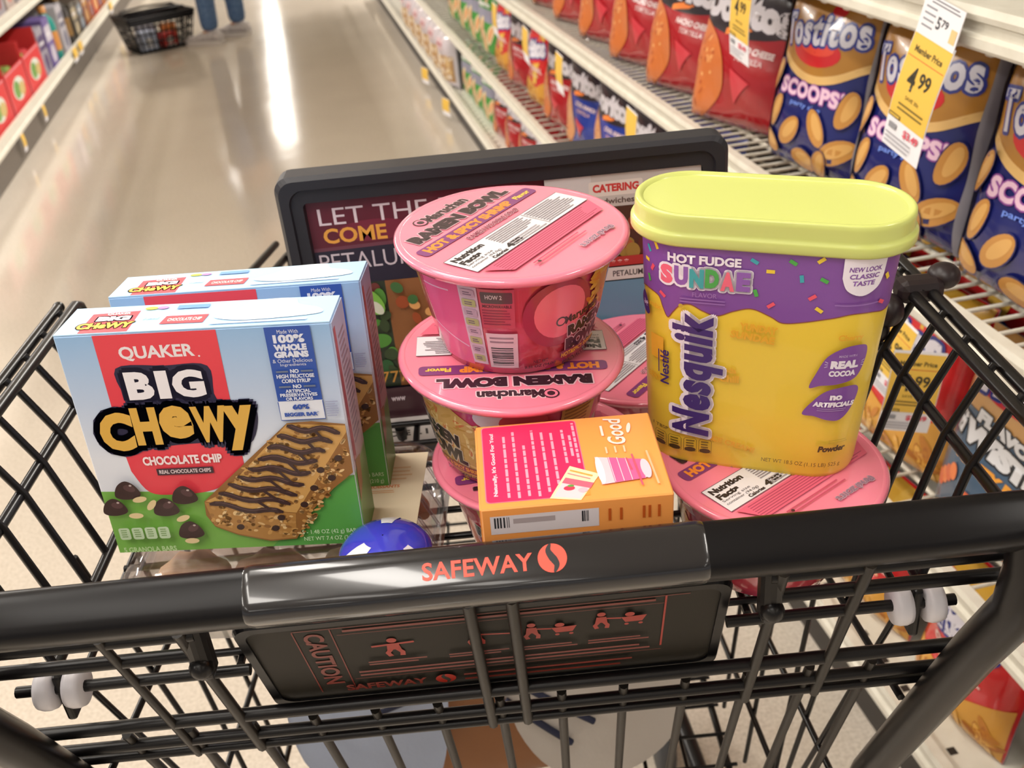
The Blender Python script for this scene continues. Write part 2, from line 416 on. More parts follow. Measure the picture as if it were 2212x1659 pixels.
# warning plaque in the seat back
m = MB(); PLQ = mat('dark_grey_plaque', '2a2722', 0.5, spec=0.15)
def plq(u, v, h): # u across, v down the gate from the top edge
    return gp(u, 0.954 - v * 0.9285, -0.009 + h)
def prr(x0, x1, v0, v1, r):
    out = []
    for cx, cy, a in ((x1 - r, v0 + r, 270), (x1 - r, v1 - r, 0), (x0 + r, v1 - r, 90), (x0 + r, v0 + r, 180)):
        for k in range(7): t = R(a + k * 15); out.append((cx + r * math.cos(t), cy + r * math.sin(t)))
    return out
rg = lambda pts, h: [plq(a, b, h) for a, b in pts]
big = prr(-0.176, 0.116, -0.004, 0.116, 0.012); inn = prr(-0.169, 0.109, 0.003, 0.107, 0.009)
m.loft([rg(big, -0.016), rg(big, -0.002), rg(prr(-0.1745, 0.1145, -0.0025, 0.1145, 0.011), 0.0006), rg(inn, 0.0006), rg(inn, -0.001)], BLACKPL, False)
m.add(rg(inn, -0.001), [list(range(len(inn)))], PLQ)
m.add(rg(big, -0.016), [list(range(len(big)))[::-1]], BLACKPL)
A = Art(m, lambda u, v, h: plq(-0.029 + u, 0.055 - v, h - 0.001), 0.5, h0=0.0004)
PR = '9c2414'; PD = '702014'
A.line([(-113, 46), (-113, -44)], 0.8, PD); A.line([(-91, 46), (-91, -44)], 0.8, PD)
A.text('CAUTION', -102, 5, 74, 12, PD, bold=0.03, rot=-90)
A.line([(-113, 47), (120, 47)], 0.8, PD); A.line([(106, 47), (106, -22)], 1.2, PR); A.line([(106, 38), (-88, 38)], 0.5, PD)
A.bars(-84, 40.5, 100, 45, PD, 1, 0.6, 0)
def figure(A, x, y, s, cartside=0, arms=False):
    A.ell(x, y + 12 * s, 3 * s, 3.2 * s, PR); A.poly([(x - 3.4 * s, y + 8 * s), (x + 3.4 * s, y + 8 * s), (x + 4.4 * s, y - 1 * s), (x - 4.4 * s, y - 1 * s)], PR)
    A.line([(x - 2 * s, y), (x - 4.5 * s, y - 5 * s), (x - 3 * s, y - 10 * s)], 3.2 * s, PR); A.line([(x + 2 * s, y), (x + 4.5 * s, y - 5 * s), (x + 4 * s, y - 10 * s)], 3.2 * s, PR)
    if arms: A.line([(x - 13 * s, y + 6 * s), (x, y + 7 * s), (x + 13 * s, y + 8 * s)], 2.2 * s, PR)
    if cartside:
        A.line([(x, y + 6 * s), (x + 14 * s, y + 4 * s)], 1.8 * s, PR)
        A.poly([(x + 14 * s, y + 5 * s), (x + 32 * s, y + 6 * s), (x + 29 * s, y - 3 * s), (x + 17 * s, y - 3 * s)], PR); A.ell(x + 20 * s, y + 9 * s, 3.4 * s, 3.2 * s, PR)
        A.ell(x + 18 * s, y - 6 * s, 1.6 * s, 1.6 * s, PR); A.ell(x + 28 * s, y - 6 * s, 1.6 * s, 1.6 * s, PR)
figure(A, -58, 12, 1.0, 0, True); figure(A, -8, 16, 0.9, 0); A.line([(-8, 21), (16, 18)], 1.6, PR); figure(A, 26, 16, 0.85, 1); figure(A, 68, 22, 0.85, 1)
for x in (-76, -26, 16, 60): A.bars(x, -7, x + 38, 0, PD, 2, 0.5, 0.3)
A.bars(-84, -22, 100, -12, PD, 2, 0.45, 0.1); A.line([(-88, -24), (106, -24)], 0.5, PD)
A.text('SAFEWAY', -70, -37, 52, 9, PD, bold=0.03); s_logo(A, -32, -37, 6.5, PR, '2f2b25')
A.bars(-20, -44, 90, -30, PD, 2, 0.35, 0.2)
cpart(m, 'warning_plaque', 'dark plaque with red safety pictograms')
# basket floor and nose
m = MB()
for k in range(14): y = 0.66 + 0.04 * k; m.tube([(-0.262 + 0.02 * k / 14, y, 0.43 + 0.002 * k), (0.204 - 0.02 * k / 14, y, 0.43 + 0.002 * k)], 0.0022, BLACK, 6)
for k in range(-5, 6): x = XC + 0.0445 * k; m.tube([(x, 0.655, 0.4265), (x * 0.95, 1.19, 0.4525)], 0.0022 if abs(k) < 5 else 0.004, BLACK, 6)
cpart(m, 'basket_floor')
m = MB()
for k in range(-5, 6): x = XC + 0.043 * k; m.tube([(x, 1.2, 0.89), (x, 1.185, 0.455)], 0.0024, BLACK, 6)
for z in (0.895, 0.72, 0.56): m.tube([(-0.262, 1.2, z), (0.204, 1.2, z)], 0.004, BLACK, 8)
cpart(m, 'basket_nose')
m = MB()
for x in (0.23, -0.288):
    m.tube([(x + (0.03 if x > 0 else -0.03), 0.67, 0.14), (x, 0.75, 0.15), (x * 0.8, 1.15, 0.17)], 0.0125, BLACK, 10)
    m.tube([(x * 0.8, 1.12, 0.17), (x * 0.85, 1.15, 0.45)], 0.008, BLACK, 8)
m.tube([(0.23, 0.75, 0.15), (-0.288, 0.75, 0.15)], 0.01, BLACK, 8); m.tube([(0.18, 1.15, 0.17), (-0.23, 1.15, 0.17)], 0.01, BLACK, 8)
cpart(m, 'chassis')
for x, y, z in ((0.262, 0.67, 0.16), (-0.32, 0.67, 0.16), (0.18, 1.13, 0.17), (-0.235, 1.13, 0.17)):
    m = MB(); T = Matrix.Translation((x, y - 0.02, 0.062)) @ Matrix.Rotation(pi / 2, 4, 'Y')
    m.lathe([(0.01, -0.014), (0.055, -0.014), (0.062, -0.009), (0.062, 0.009), (0.055, 0.014), (0.01, 0.014)], mat('grey_rubber', '4a4a4c', 0.6), 28, T)
    w = cpart(m, 'caster_wheel')
    m = MB()
    for s in (-1, 1): m.box((x + s * 0.019, y - 0.012, 0.095), (0.003, 0.028, 0.085), BLACK, 0.001)
    m.box((x, y - 0.005, 0.14), (0.042, 0.035, 0.008), BLACK, 0.002)
    cpart(m, 'caster_fork')
# advertising board standing at the front of the seat
BY = 0.765
m = MB()
fx0, fx1, fz0, fz1 = -0.166, 0.182, 0.862, 1.122
def fr(x0, x1, z0, z1, y, r=0.012):
    out = []
    for cx, cz, a in ((x1 - r, z1 - r, 0), (x0 + r, z1 - r, 90), (x0 + r, z0 + r, 180), (x1 - r, z0 + r, 270)):
        for k in range(7): t = R(a + k * 15); out.append(Vector((cx + r * math.cos(t), y, cz + r * math.sin(t))))
    return out
ix0, ix1, iz0, iz1 = fx0 + 0.0205, fx1 - 0.0205, fz0 + 0.012, fz1 - 0.0225
m.loft([fr(fx0, fx1, fz0, fz1, BY + 0.012), fr(fx0, fx1, fz0, fz1, BY - 0.008), fr(fx0 + 0.003, fx1 - 0.003, fz0 + 0.003, fz1 - 0.003, BY - 0.012),
        fr(fx0 + 0.010, fx1 - 0.010, fz0 + 0.01, fz1 - 0.010, BY - 0.012), fr(fx0 + 0.011, fx1 - 0.011, fz0 + 0.01, fz1 - 0.011, BY - 0.009),
        fr(ix0 - 0.001, ix1 + 0.001, iz0, iz1 + 0.001, BY - 0.009, 0.004), fr(ix0, ix1, iz0, iz1, BY - 0.003, 0.003)], GREYPL, False)
m.add(fr(fx0, fx1, fz0, fz1, BY + 0.012), [list(range(28))], GREYPL)
board = MB(); board.box(((fx0 + fx1) / 2, BY + 0.004, 0.90), (0.24, 0.012, 0.05), BLACKPL, 0.003)
ad = cpart(board, 'advertising_board')
fo = cpart(m, 'board_frame', None, ad)
m = MB()
m.add([(ix0, BY - 0.003, iz0), (ix1, BY - 0.003, iz0), (ix1, BY - 0.003, iz1), (ix0, BY - 0.003, iz1)], [[0, 1, 2, 3]], ink('1a1420'))
A = Art(m, lambda u, v, h: Vector((u, BY - 0.003 - h, v)), 0.45)
X0, X1 = ix0 * 1000, ix1 * 1000; Z0, Z1 = iz0 * 1000, iz1 * 1000
rg2 = random.Random(3)
A.rect(X0, 1060, 40, Z1, '5c1a2c'); A.rect(X0, 1028, 40, 1060, '231f33'); A.line([(X0, 1059), (-40, 1061)], 3, '6b3a4a'); A.ell(-95, 1072, 30, 9, '742038')
A.text('LET THE P', -85, 1086, 105, 13.6, 'd9ccd6', bold=0.0)
A.text('COME', -111, 1070, 50, 12.8, 'e0a044', bold=0.028)
A.text('PETALUMA', -98, 1048, 89, 14, 'c9bfca', bold=-0.004)
A.rect(X0, 930, -94, 1028, '2a3626'); A.rect(-94, 930, -20, 1028, '8a5a34')
for k in range(46):
    x, z = rg2.uniform(-140, -97), rg2.uniform(936, 1022)
    A.ell(x, z, rg2.uniform(4, 10), rg2.uniform(3, 7), rg2.choice(('4f8a38', '7fae4c', 'a8483f', '6e3430', '2f5a34', 'b56a58', '35472a')), rg2.uniform(0, 180))
for k in range(40):
    A.ell(rg2.uniform(-90, -25), rg2.uniform(936, 1022), rg2.uniform(3, 7), rg2.uniform(3, 6), rg2.choice(('c06a34', 'd9a060', '9a4a28', 'c98a4a', '6a3020', '3f6a3a')), rg2.uniform(0, 180))
A.ell(-107, 1012, 8, 14, '79b548', 35); A.ell(-103, 1006, 4, 7, 'cfd3c0', 35)
A.rect(X0, 898, 40, 930, '3a1a26'); A.text('777 4', -92, 941, 34, 11, 'c08a3a', bold=0.0); A.text('www', -98, 919, 12, 4, 'd0c4cc', bold=0.02)
A.rect(X0, Z0, 40, 900, 'cfcbcb'); A.text('LOCAL RETAIL', -86, 893, 54, 5.6, '3a3438', bold=0.0); A.text('D E L I', -94, 884, 34, 5.6, '2e2a2e', bold=0.04)
A.rect(40, 1024, X1, Z1, 'bdb6b4'); A.rect(40, 1080, 76, Z1, 'c9c4c6')
A.rrect(74, 1082, 116, 1094, 1.5, 'd8cfca'); A.text('CATERING', 95, 1088.5, 36, 6.6, 'c23a3a', bold=0.05); A.text('sandwiches, salads', 103, 1077.5, 56, 5.5, '5a4a48', bold=0.02)
A.rect(40, 1030, X1, 1073, '4a2c24')
for k in range(36): A.ell(rg2.uniform(44, 156), rg2.uniform(1034, 1070), rg2.uniform(4, 9), rg2.uniform(3, 7), rg2.choice(('8a3a2a', '5a2a22', '9a7a3a', '5f7a3a', 'a85a3a')), rg2.uniform(0, 180))
A.rect(40, 1023, X1, 1031, 'a8302e'); A.text('* * *', 96, 1027, 14, 3, 'e6c9c4', bold=0.03)
A.rect(40, 1011, X1, 1022, 'c9c4c2'); A.text('PETALUMA BLVD', 112, 1016.5, 44, 5, '3a3438', bold=0.02)
A.rect(40, 930, X1, 1010, '5f88a4'); A.rect(40, 930, X1, 960, '54707f')
A.rect(60, 880, 112, 922, '2a2028'); A.rect(62, 882, 110, 920, 'c9c0c0'); A.bars(66, 886, 104, 916, '8a7a7a', 8, 0.4)
A.rect(112, Z0, X1, 928, '6d8a66')
cpart(m, 'poster', None, ad)
for x in (-0.10, 0.116):
    m = MB(); m.tube([(x, BY + 0.006, 0.905), (x, BY + 0.004, 0.86), (x, 0.752, 0.8945)], 0.005, BLACK, 8)
    cpart(m, 'board_bracket', None, ad)

# ================================================================== GROCERIES IN THE CHILD SEAT
def ramp_mat(name, stops, axis=2, rough=0.4):
    """print that changes colour up the pack (object Z, metres)"""
    m = bpy.data.materials.new(name); m.use_nodes = True; nt = m.node_tree; b = nt.nodes['Principled BSDF']
    tc = nt.nodes.new('ShaderNodeTexCoord'); sx = nt.nodes.new('ShaderNodeSeparateXYZ'); mr = nt.nodes.new('ShaderNodeMapRange'); r = nt.nodes.new('ShaderNodeValToRGB')
    z0, z1 = stops[0][0], stops[-1][0]; mr.inputs['From Min'].default_value = z0; mr.inputs['From Max'].default_value = z1
    while len(r.color_ramp.elements) < len(stops): r.color_ramp.elements.new(0.5)
    for e, (z, c) in zip(r.color_ramp.elements, stops): e.position = (z - z0) / (z1 - z0); e.color = (*lin(hx(c)), 1)
    nt.links.new(tc.outputs['Object'], sx.inputs[0]); nt.links.new(sx.outputs[axis], mr.inputs['Value']); nt.links.new(mr.outputs['Result'], r.inputs['Fac']); nt.links.new(r.outputs['Color'], b.inputs['Base Color'])
    b.inputs['Roughness'].default_value = rough; b.inputs['Coat Weight'].default_value = 0.1
    return m
# ---- granola bar cartons
QW, QD, QH = 0.16, 0.037, 0.155
def granola_box():
    SKY = ramp_mat('sky_print', [(0, 'd8dbe8'), (0.07, 'dcdfe9'), (0.11, 'bccbe4'), (0.155, '8fb6e0')])
    t = thing('granola_bar_box', (0, 0, 0), (0, 0, 0), 'x', 'cereal bar box')
    m = MB(); m.box((0, QD / 2, QH / 2), (QW, QD, QH), SKY, 0.0007, None, 1)
    A = Art(m, planar((0, 0, 0), (1, 0, 0), (0, 0, 1)), 0.38)
    A.poly([(-79.6, 48), (-40, 46), (-10, 44), (30, 47), (79.6, 52), (79.6, 0.4), (-79.6, 0.4)], '76ae4c')
    A.poly([(20, 0.4), (79.6, 0.4), (79.6, 52), (60, 40)], '58a04a')
    A.poly([(-57.4, 154.6), (14.3, 154.6), (13.4, 64)] + spline([(13.4, 64), (4, 52), (-12, 45), (-32, 43.5), (-49, 46), (-57, 62)], 5, False) + [(-57.8, 74)], 'e0424f')
    A.text('QUAKER', -22.6, 142, 44, 9.6, 'e6dde2', bold=0.03)
    A.text('.', 1.6, 138.5, 1.2, 1.2, 'e6dde2')
    NAVY = '232040'
    A.poly(spline([(-49, 133), (-20, 133.5), (5, 132), (6, 110), (24, 107), (28, 96), (20, 78), (2, 80), (-30, 79), (-62, 74), (-71, 84), (-69, 100), (-58, 107), (-48, 110)], 5), NAVY)
    for k, (ch, x, w) in enumerate((('B', -37.5, 16), ('I', -23.6, 7.2), ('G', -8.6, 19))): A.text(ch, x, 121, w, 18.5, 'ebe6ec', bold=0.055, outline=(NAVY, 3.6)); A.h -= A.dh * 2
    A.h += A.dh * 3
    for k, (ch, x, w) in enumerate((('B', -37.5, 16), ('I', -23.6, 7.2), ('G', -8.6, 19))): A.text(ch, x, 121, w, 18.5, 'ebe6ec', bold=0.055)
    bend = lambda a, b: (a, b + 3.0 * math.cos(a / 14.0) - a * 0.02)
    # lettering drawn letter by letter, bouncing up and down
    for ch, x, y, w, h, sh in (('C', -58.5, 90.5, 21, 27, .05), ('H', -40, 93.5, 15.5, 26, 0), ('e', -21.5, 95.5, 20, 23, 0), ('W', -1, 93, 21, 25, 0), ('y', 16.5, 89.5, 18, 31, 0)):
        vs, fs, _ = glyphs(ch, 0.06, sh)
        A.text(ch, x, y, w, h, 'd9a94a', bold=0.06, shear=sh, outline=(NAVY, 4.2))
        A.h -= A.dh * 2
    A.h += A.dh * 3
    for ch, x, y, w, h, sh in (('C', -58.5, 90.5, 21, 27, .05), ('H', -40, 93.5, 15.5, 26, 0), ('e', -21.5, 95.5, 20, 23, 0), ('W', -1, 93, 21, 25, 0), ('y', 16.5, 89.5, 18, 31, 0)):
        A.text(ch, x, y, w, h, 'd9a94a', bold=0.06, shear=sh)
    A.text('CHOCOLATE CHIP', -23.4, 69.2, 49, 6.4, 'f0dfe2', bold=0.045)
    A.rect(-41, 58.6, -6, 63.4, '3a2430'); A.text('REAL CHOCOLATE CHIPS', -23.5, 61, 32, 2.8, 'd8c8cc', bold=0.03)
    # blue claims panel
    BL = '2f52a8'; A.rect(42, 106.3, 68.4, 154.6, BL); A.rect(42, 93.5, 68.4, 106.3, 'dfe3ee')
    A.line([(42, 106), (42, 93.5), (68.4, 93.5), (68.4, 106)], 0.5, BL)
    L = 'd9deee'
    for tx, y, w, h, b in (('Made With', 151.5, 12, 2.4, 0), ('100%', 147, 18, 5.4, .06), ('WHOLE', 141.5, 19, 4.2, .07), ('GRAINS', 137, 20, 4.2, .07), ('& Other Delicious', 133, 23, 2.4, 0), ('Ingredients', 130.2, 15, 2.3, 0),
                           ('NO', 126.2, 5, 2.6, .05), ('HIGH FRUCTOSE', 123, 22, 2.6, .04), ('CORN SYRUP', 119.9, 17, 2.6, .04), ('NO', 116.2, 5, 2.6, .05), ('ARTIFICIAL', 113.2, 15, 2.3, .04), ('PRESERVATIVES', 110.6, 22, 2.3, .04), ('OR FLAVORS', 108, 16, 2.2, .04)):
        A.text(tx, 55.2, y, w, h, L, bold=b)
    for y in (126.2, 116.2):
        for a, b in ((44.5, 51.5), (59, 66)): A.rect(a, y - 0.6, b, y + 0.6, '6a7690')
    A.text('60%', 55.2, 102.6, 10, 3.6, BL, bold=0.06); A.text('BIGGER BAR*', 55.2, 97.6, 21, 2.8, BL, bold=0.06)
    A.bars(70, 95, 77.5, 106, '9fa6c4', 7, 0.45, 0.3)
    # the bar
    TAN, TD, TL = 'b98a4e', '8f6232', 'd6b07a'
    rq = random.Random(5)
    A.poly([(-16, 38.5), (45, 92), (60, 92.5), (79.5, 89.5), (79.5, 55), (66, 44), (51, 29), (37, 7), (20, 6), (0, 12), (-13, 19), (-17, 28)], TD)
    A.poly([(-15.5, 38.5), (-3, 44), (45, 91.5), (79.5, 88.5), (79.5, 84), (40, 27), (14, 31)], 'c89a58')
    A.poly([(-16, 38), (14, 30.5), (39.5, 26.5), (37, 8), (20, 7), (0, 13), (-13, 20)], 'ad7d42')
    for k in range(420):
        q = rq.random()
        if q < 0.5: u, v = rq.random(), rq.random(); x = -14 + u * 53 + v * (59 - 24 * u); y = 37.5 - u * 10 + v * 53 + u * v * 7
        elif q < 0.75: u, v = rq.random(), rq.random(); x = -14 + u * 52; y = 37 - u * 11 - v * (16 + 3 * u)
        else: u, v = rq.random(), rq.random(); x = 40 + u * 39; y = 25 + u * 58 - v * (17 - 0 * u) - 1
        if x > 77.5 or y > 90 or y > 38.6 + (x + 15.5) * 0.885: continue
        A.ell(x, y, rq.uniform(1.2, 2.6), rq.uniform(0.8, 1.5), rq.choice((TAN, TL, 'e2c08a', '9c6e3a', TD, 'c49454')), rq.uniform(-40, 60), 8, False)
    A.h += A.dh
    for x, y in ((3, 18), (25, 16), (46, 33), (54, 45), (60, 58), (72, 66), (30, 24), (66, 52)): A.ell(x, y, 2.6, 2.2, '3a2622', 20, 10)
    CH = '3b2526'
    for k in range(9):
        tt = k / 8; x0 = -13 + 58 * tt; y0 = 36.5 + 53 * tt; x1 = 32 + 44 * tt; y1 = 27.5 + 58 * tt
        pts = [(x0 + (x1 - x0) * s, y0 + (y1 - y0) * s + 1.6 * math.sin(s * 9 + k)) for s in [i / 12 for i in range(13)]]
        pts = [(min(x, 79), y) for x, y in pts]
        A.line(pts, [1.6] + [3.6] * 11 + [1.8], CH)
        A.line([(x, y + 0.7) for x, y in pts[1:-1]], 0.6, '5d4345')
        if k < 8:
            nx, ny = x0 + 7.2, y0 + 6.6
            A.line([pts[-3], ((pts[-3][0] + nx) / 2 + 6, (pts[-3][1] + ny) / 2 + 2), (nx + 8, ny - 1.2)], 2.0, CH)
    for x, y, s, r in ((-62, 50, 1.1, -25), (-72.5, 38, 1.05, -10), (-40.5, 36.5, 1.1, 20), (-27, 45, 1.1, -30), (-28.5, 18.5, 1.1, 30)):
        A.poly(spline([(x - 7 * s, y - 4 * s), (x - 5 * s, y + 3 * s), (x + 0.5, y + 6.4 * s), (x + 5.5 * s, y + 3 * s), (x + 7.4 * s, y - 3.4 * s), (x, y - 6 * s)], 5), '3a2524')
        A.ell(x + 2 * s, y + 1.5 * s, 3.4 * s, 2.2 * s, '54393a', r)
        A.ell(x + 3 * s, y + 3.4 * s, 0.9, 0.7, 'b9a7a4')
    for x, y, r in ((-55, 43.5, 10), (-48.5, 39, 50), (-60, 31.5, 0), (-31, 28, 20), (-29, 10.5, 0)): A.ell(x, y, 4.6, 2.1, 'd8c294', r)
    for k in range(4): A.rrect(-74 + 8.4 * k, 13.5, -67 + 8.4 * k, 22.5, 1.5, 'b9cfae'); A.bars(-72.6 + 8.4 * k, 15, -68.6 + 8.4 * k, 21.5, '7fa06a', 4, 0.5, 0.2)
    A.text('5 GRANOLA BARS', -57, 5.6, 34, 4, 'b4d39a', bold=0.03); A.text('5 - 1.48 OZ (42 g) BARS', 60, 13.2, 36, 4, 'cfe6c0', bold=0.0); A.text('NET WT 7.4 OZ (210 g)', 60, 8, 35, 4, 'cfe6c0', bold=0.0)
    m.build('carton', t)
    # lid flap with its own print
    m = MB(); m.box((0, QD / 2, QH + 0.0004), (QW - 0.0006, QD - 0.0004, 0.0008), mat('flap_print', 'a9cdee', 0.35, coat=0.1))
    A = Art(m, planar((0, 0, QH + 0.0008), (1, 0, 0), (0, 1, 0)), 0.38)
    A.poly([(-66, 1), (-66, 27), (-38, 29), (-37, 1)], 'e4515c'); A.text('QUAKER', -50, 26, 14, 3.2, 'f3e6ea', bold=0.03); A.text('BIG', -51, 19.5, 20, 6.5, 'f3edf0', bold=0.07, outline=('3a2f50', 1.0)); A.text('CHeWY', -53, 10, 33, 8, 'e0b04e', bold=0.06, outline=('6a5040', 0.8))
    A.poly([(-20.6, 8), (-19.2, 18.6), (6, 18.6), (5, 7.6)], 'e4515c'); A.text('CHOCOLATE CHIP', -7, 13.2, 20, 4.2, 'f3d6d8', bold=0.03)
    A.poly(spline([(10, 14), (22, 24), (30, 34), (52, 35.5), (58, 26), (70, 20), (72, 12), (46, 8), (24, 8)], 5), 'dcebf6')
    A.ell(-32, 31, 4, 2.2, 'e6d65a'); A.ell(-25, 31, 3.4, 2, 'd98ac0'); A.rect(-16, 28, 3, 33, '6f9bd4'); A.text('5 BARS', -28, 17, 9, 3, 'e6f0f8', bold=0.03); A.bars(10, 3, 66, 6.5, 'cfe2f2', 1, 0.7, 0)
    m.build('top_flap', t)
    # right-hand end panel
    m = MB(); m.box((QW / 2 + 0.0003, QD / 2, QH / 2), (0.0006, QD - 0.001, QH - 0.001), ramp_mat('end_print', [(0, '62984a'), (0.052, '6d9c50'), (0.056, 'b8a8ac'), (0.10, 'c5bccb'), (0.155, '9fb2d2')]))
    A = Art(m, planar((QW / 2 + 0.0006, 0, 0), (0, 1, 0), (0, 0, 1)), 0.4)
    A.poly([(2, 60), (2, 150), (7, 150), (9, 60)], 'a8606c'); A.bars(12, 66, 33, 142, '968a9c', 18, 0.4, 0.3); A.poly([(2, 30), (14, 38), (18, 56), (4, 60)], '9a7248')
    m.build('end_panel', t)
    return t
q1 = granola_box()
q1.location = (-0.1823, 0.5238, 0.9568); q1.rotation_euler = Euler((R(-1.37), R(1.27), R(-3.55)))
q1['label'] = 'front chocolate chip granola bar box, closest to the cart handle'
q2 = dup(q1, (-0.1707, 0.5834, 0.9545), (R(-4.25), R(0.66), R(-2.77)), 'granola bar box standing behind the other one, mostly hidden', None, (1, 1, 0.972))
q1['group'] = q2['group'] = 'chocolate chip granola bar boxes'

# ---- ramen bowls
BR, BH = 0.0715, 0.0755
PK = mat('pink_printed_film', 'ec8098', 0.2, coat=0.8)
def brad(z):  # body radius at height z
    t = z / BH; return 0.0465 + 0.0175 * t ** 0.85
def ramen_bowl(kind):
    t = thing('ramen_bowl', (0, 0, 0), (0, 0, 0), 'x', 'instant noodles', 'pink ramen noodle bowls')
    m = MB(); BODY = mat('pink_bowl_print', 'c8496a', 0.18, coat=0.7, speck=(28, 'b93a48', 0.45, 0.58), bump=(90, 0.12, 0.002))
    prof = [(0.001, 0.003), (0.043, 0.003), (0.0445, 0.0), (0.0465, 0.001)] + [(brad(z), z) for z in (0.01, 0.02, 0.03, 0.04, 0.05, 0.06, 0.068, 0.071)] + [(0.068, 0.0725)]
    m.lathe(prof, BODY, 64)
    def cyl(u, v, h):   # u: mm around from the front, v height
        a = -pi / 2 + u / 0.057; r = brad(v) + h + 0.0002
        return Vector((r * math.cos(a), r * math.sin(a), v))
    A = Art(m, cyl, 0.22, seg=(4.0, 12.0))
    rb = random.Random(9)
    if kind == 0:
        A.rect(-62, 6, -33, 66, 'd85a8c'); A.line([(-62, 30), (-34, 20)], 1.0, 'dca8c8'); A.line([(-62, 58), (-40, 60)], 1.0, 'dca8c8')
        A.rect(-33, 8, -22, 66, 'cbb0c6')
        for y in range(8): A.rrect(-31.6, 10 + 7 * y, -23.4, 15.2 + 7 * y, 1, 'b59ab0' if y % 2 else 'a9a878'); A.bars(-30, 11 + 7 * y, -25, 14 + 7 * y, '6c5a70', 2, 0.5, 0.3)
        A.rect(-21, 38, -2, 66, 'b8485c'); A.rrect(-20, 56, -3, 64, 0.8, '4f3a42'); A.text('HOW 2', -13, 60.5, 9, 3, 'cbb8c0', bold=0.02); A.text('MICROWAVABLE', -11.5, 54, 16, 2.2, '4f2a36', bold=0.02); A.bars(-20, 40, -4, 52, '8a3048', 6, 0.4, 0.3)
        A.rect(-20, 7, -1, 34, 'd4b8c6'); code_bars(A, -18, 9, -4, 23, True, 3); A.bars(-18, 26, -3, 32, '8a7484', 2, 0.4, 0.1)
        A.ell(24, 44, 22, 24, '9c2f48', n=28); A.ell(25, 45, 16.5, 18.5, 'e2687e', n=28)
        A.poly([(48, 72), (60, 66), (64, 30), (54, 44), (44, 60)], 'c9803c')
        for k in range(30): A.ell(rb.uniform(44, 62), rb.uniform(24, 66), rb.uniform(2, 5), rb.uniform(1, 2), rb.choice(('d0a24c', 'c9903c', 'b84a3a', 'c86a30')), rb.uniform(0, 180), 8, False)
        A.h += A.dh
        A.text('Maruchan', 41, 40, 26, 6, '3a2028', bold=0.03, rot=10); A.ell(25.5, 38, 3.4, 3.4, '3a2028'); A.ell(25.5, 38, 2.4, 2.4, 'e2687e')
        A.text('RAMEN', 46, 31, 30, 8.4, '35202a', bold=0.08, rot=8, outline=('d8a8b4', 0.6)); A.text('BOWL', 47, 20, 32, 11, '35202a', bold=0.09, rot=8, outline=('d8a8b4', 0.6))
        A.rrect(28, 9.4, 62, 14.2, 2, '7a2a4a'); A.text('HOT&SPICY SHRIMP', 45, 11.8, 32, 3.6, 'dba040', bold=0.04, rot=4); A.text('RAMEN NOODLES', 45, 5.8, 28, 3.6, '3c2430', bold=0.03, rot=4)
        A.text('NET WT', 14, 11, 10, 2.6, '5a2a3a', bold=0.02); A.text('3.31 OZ (94.0g)', 14, 7, 22, 2.8, '5a2a3a', bold=0.02)
    else:
        A.poly([(-70, 62), (-40, 64), (-20, 50), (-8, 30), (-12, 8), (-40, 4), (-66, 10)], 'c9a262')
        for k in range(120): A.ell(rb.uniform(-64, -14), rb.uniform(8, 58), rb.uniform(2, 6), rb.uniform(0.7, 1.4), rb.choice(('d8b876', 'b98e4a', 'e0c890', 'c09a58', 'c8744a')), rb.uniform(0, 180), 8, False)
        A.h += A.dh
        A.ell(-14, 62, 11, 8, 'ddcbd8'); A.ell(4, 60, 14, 9, 'c84a58'); A.ell(18, 50, 10, 10, 'b83c50')
        A.text('RAMEN', -58, 38, 40, 11, '2c2028', bold=0.08, rot=-6, outline=('d6c4b0', 0.7)); A.text('BOWL', -54, 24, 40, 13, '2c2028', bold=0.08, rot=-6, outline=('d6c4b0', 0.7))
        A.rrect(-66, 9, -22, 14.5, 2, '7a3040'); A.text('HOT & SPICY SHRIMP', -44, 11.8, 40, 3.8, 'e0a040', bold=0.04); A.text('RAMEN NOODLE SOUP', -42, 5.6, 34, 3.2, '3c2c30', bold=0.02)
        A.rect(26, 42, 52, 70, 'b5803c'); A.bars(28, 44, 50, 68, '8a5a2c', 8, 0.5, 0.2)
    m.build('bowl_body', t)
    m = MB()
    m.lathe([(0.0655, BH - 0.0060), (0.0700, BH - 0.0052), (BR, BH - 0.0026), (BR, BH - 0.0014), (0.0700, BH), (0.0675, BH + 0.0002), (0.0672, BH)], PK, 96)
    m.disc(0.0673, BH, PK, 96)
    A = Art(m, lambda u, v, h: Vector((u, v, BH + h + 0.0001)), 0.25)
    def clip(pts):  # keep print inside the rim
        return [(x * min(1, 66 / max(1e-6, math.hypot(x, y))), y * min(1, 66 / max(1e-6, math.hypot(x, y)))) for x, y in pts]
    # lid artwork, upright when seen from the front: lettering at the top, nutrition panel beneath
    A.text('Maruchan', 3, 53, 40, 9, '3c2630', bold=0.05, outline=('e8c8d0', 0.7)); A.ell(-21, 53.5, 5, 5, '3c2630'); A.ell(-21, 53.5, 4, 4, 'ea7f98'); A.ell(-21, 53.5, 2.4, 2.4, '3c2630')
    A.text('RAMEN BOWL', 0, 39, 94, 11, '33212b', bold=0.085, outline=('e0b4c0', 0.9))
    A.rrect(-58, 18.5, 58, 29, 3, '7c3a72'); A.text('HOT & SPICY SHRIMP', -10, 23.8, 86, 7.4, 'e88a34', bold=0.06); A.text('Flavor', 46, 23.6, 16, 4.6, 'e4c04a', bold=0.04)
    A.text('RAMEN NOODLE SOUP', 0, 13.2, 52, 4.2, '8a3450', bold=0.02, outline=('e6b8c4', 0.4))
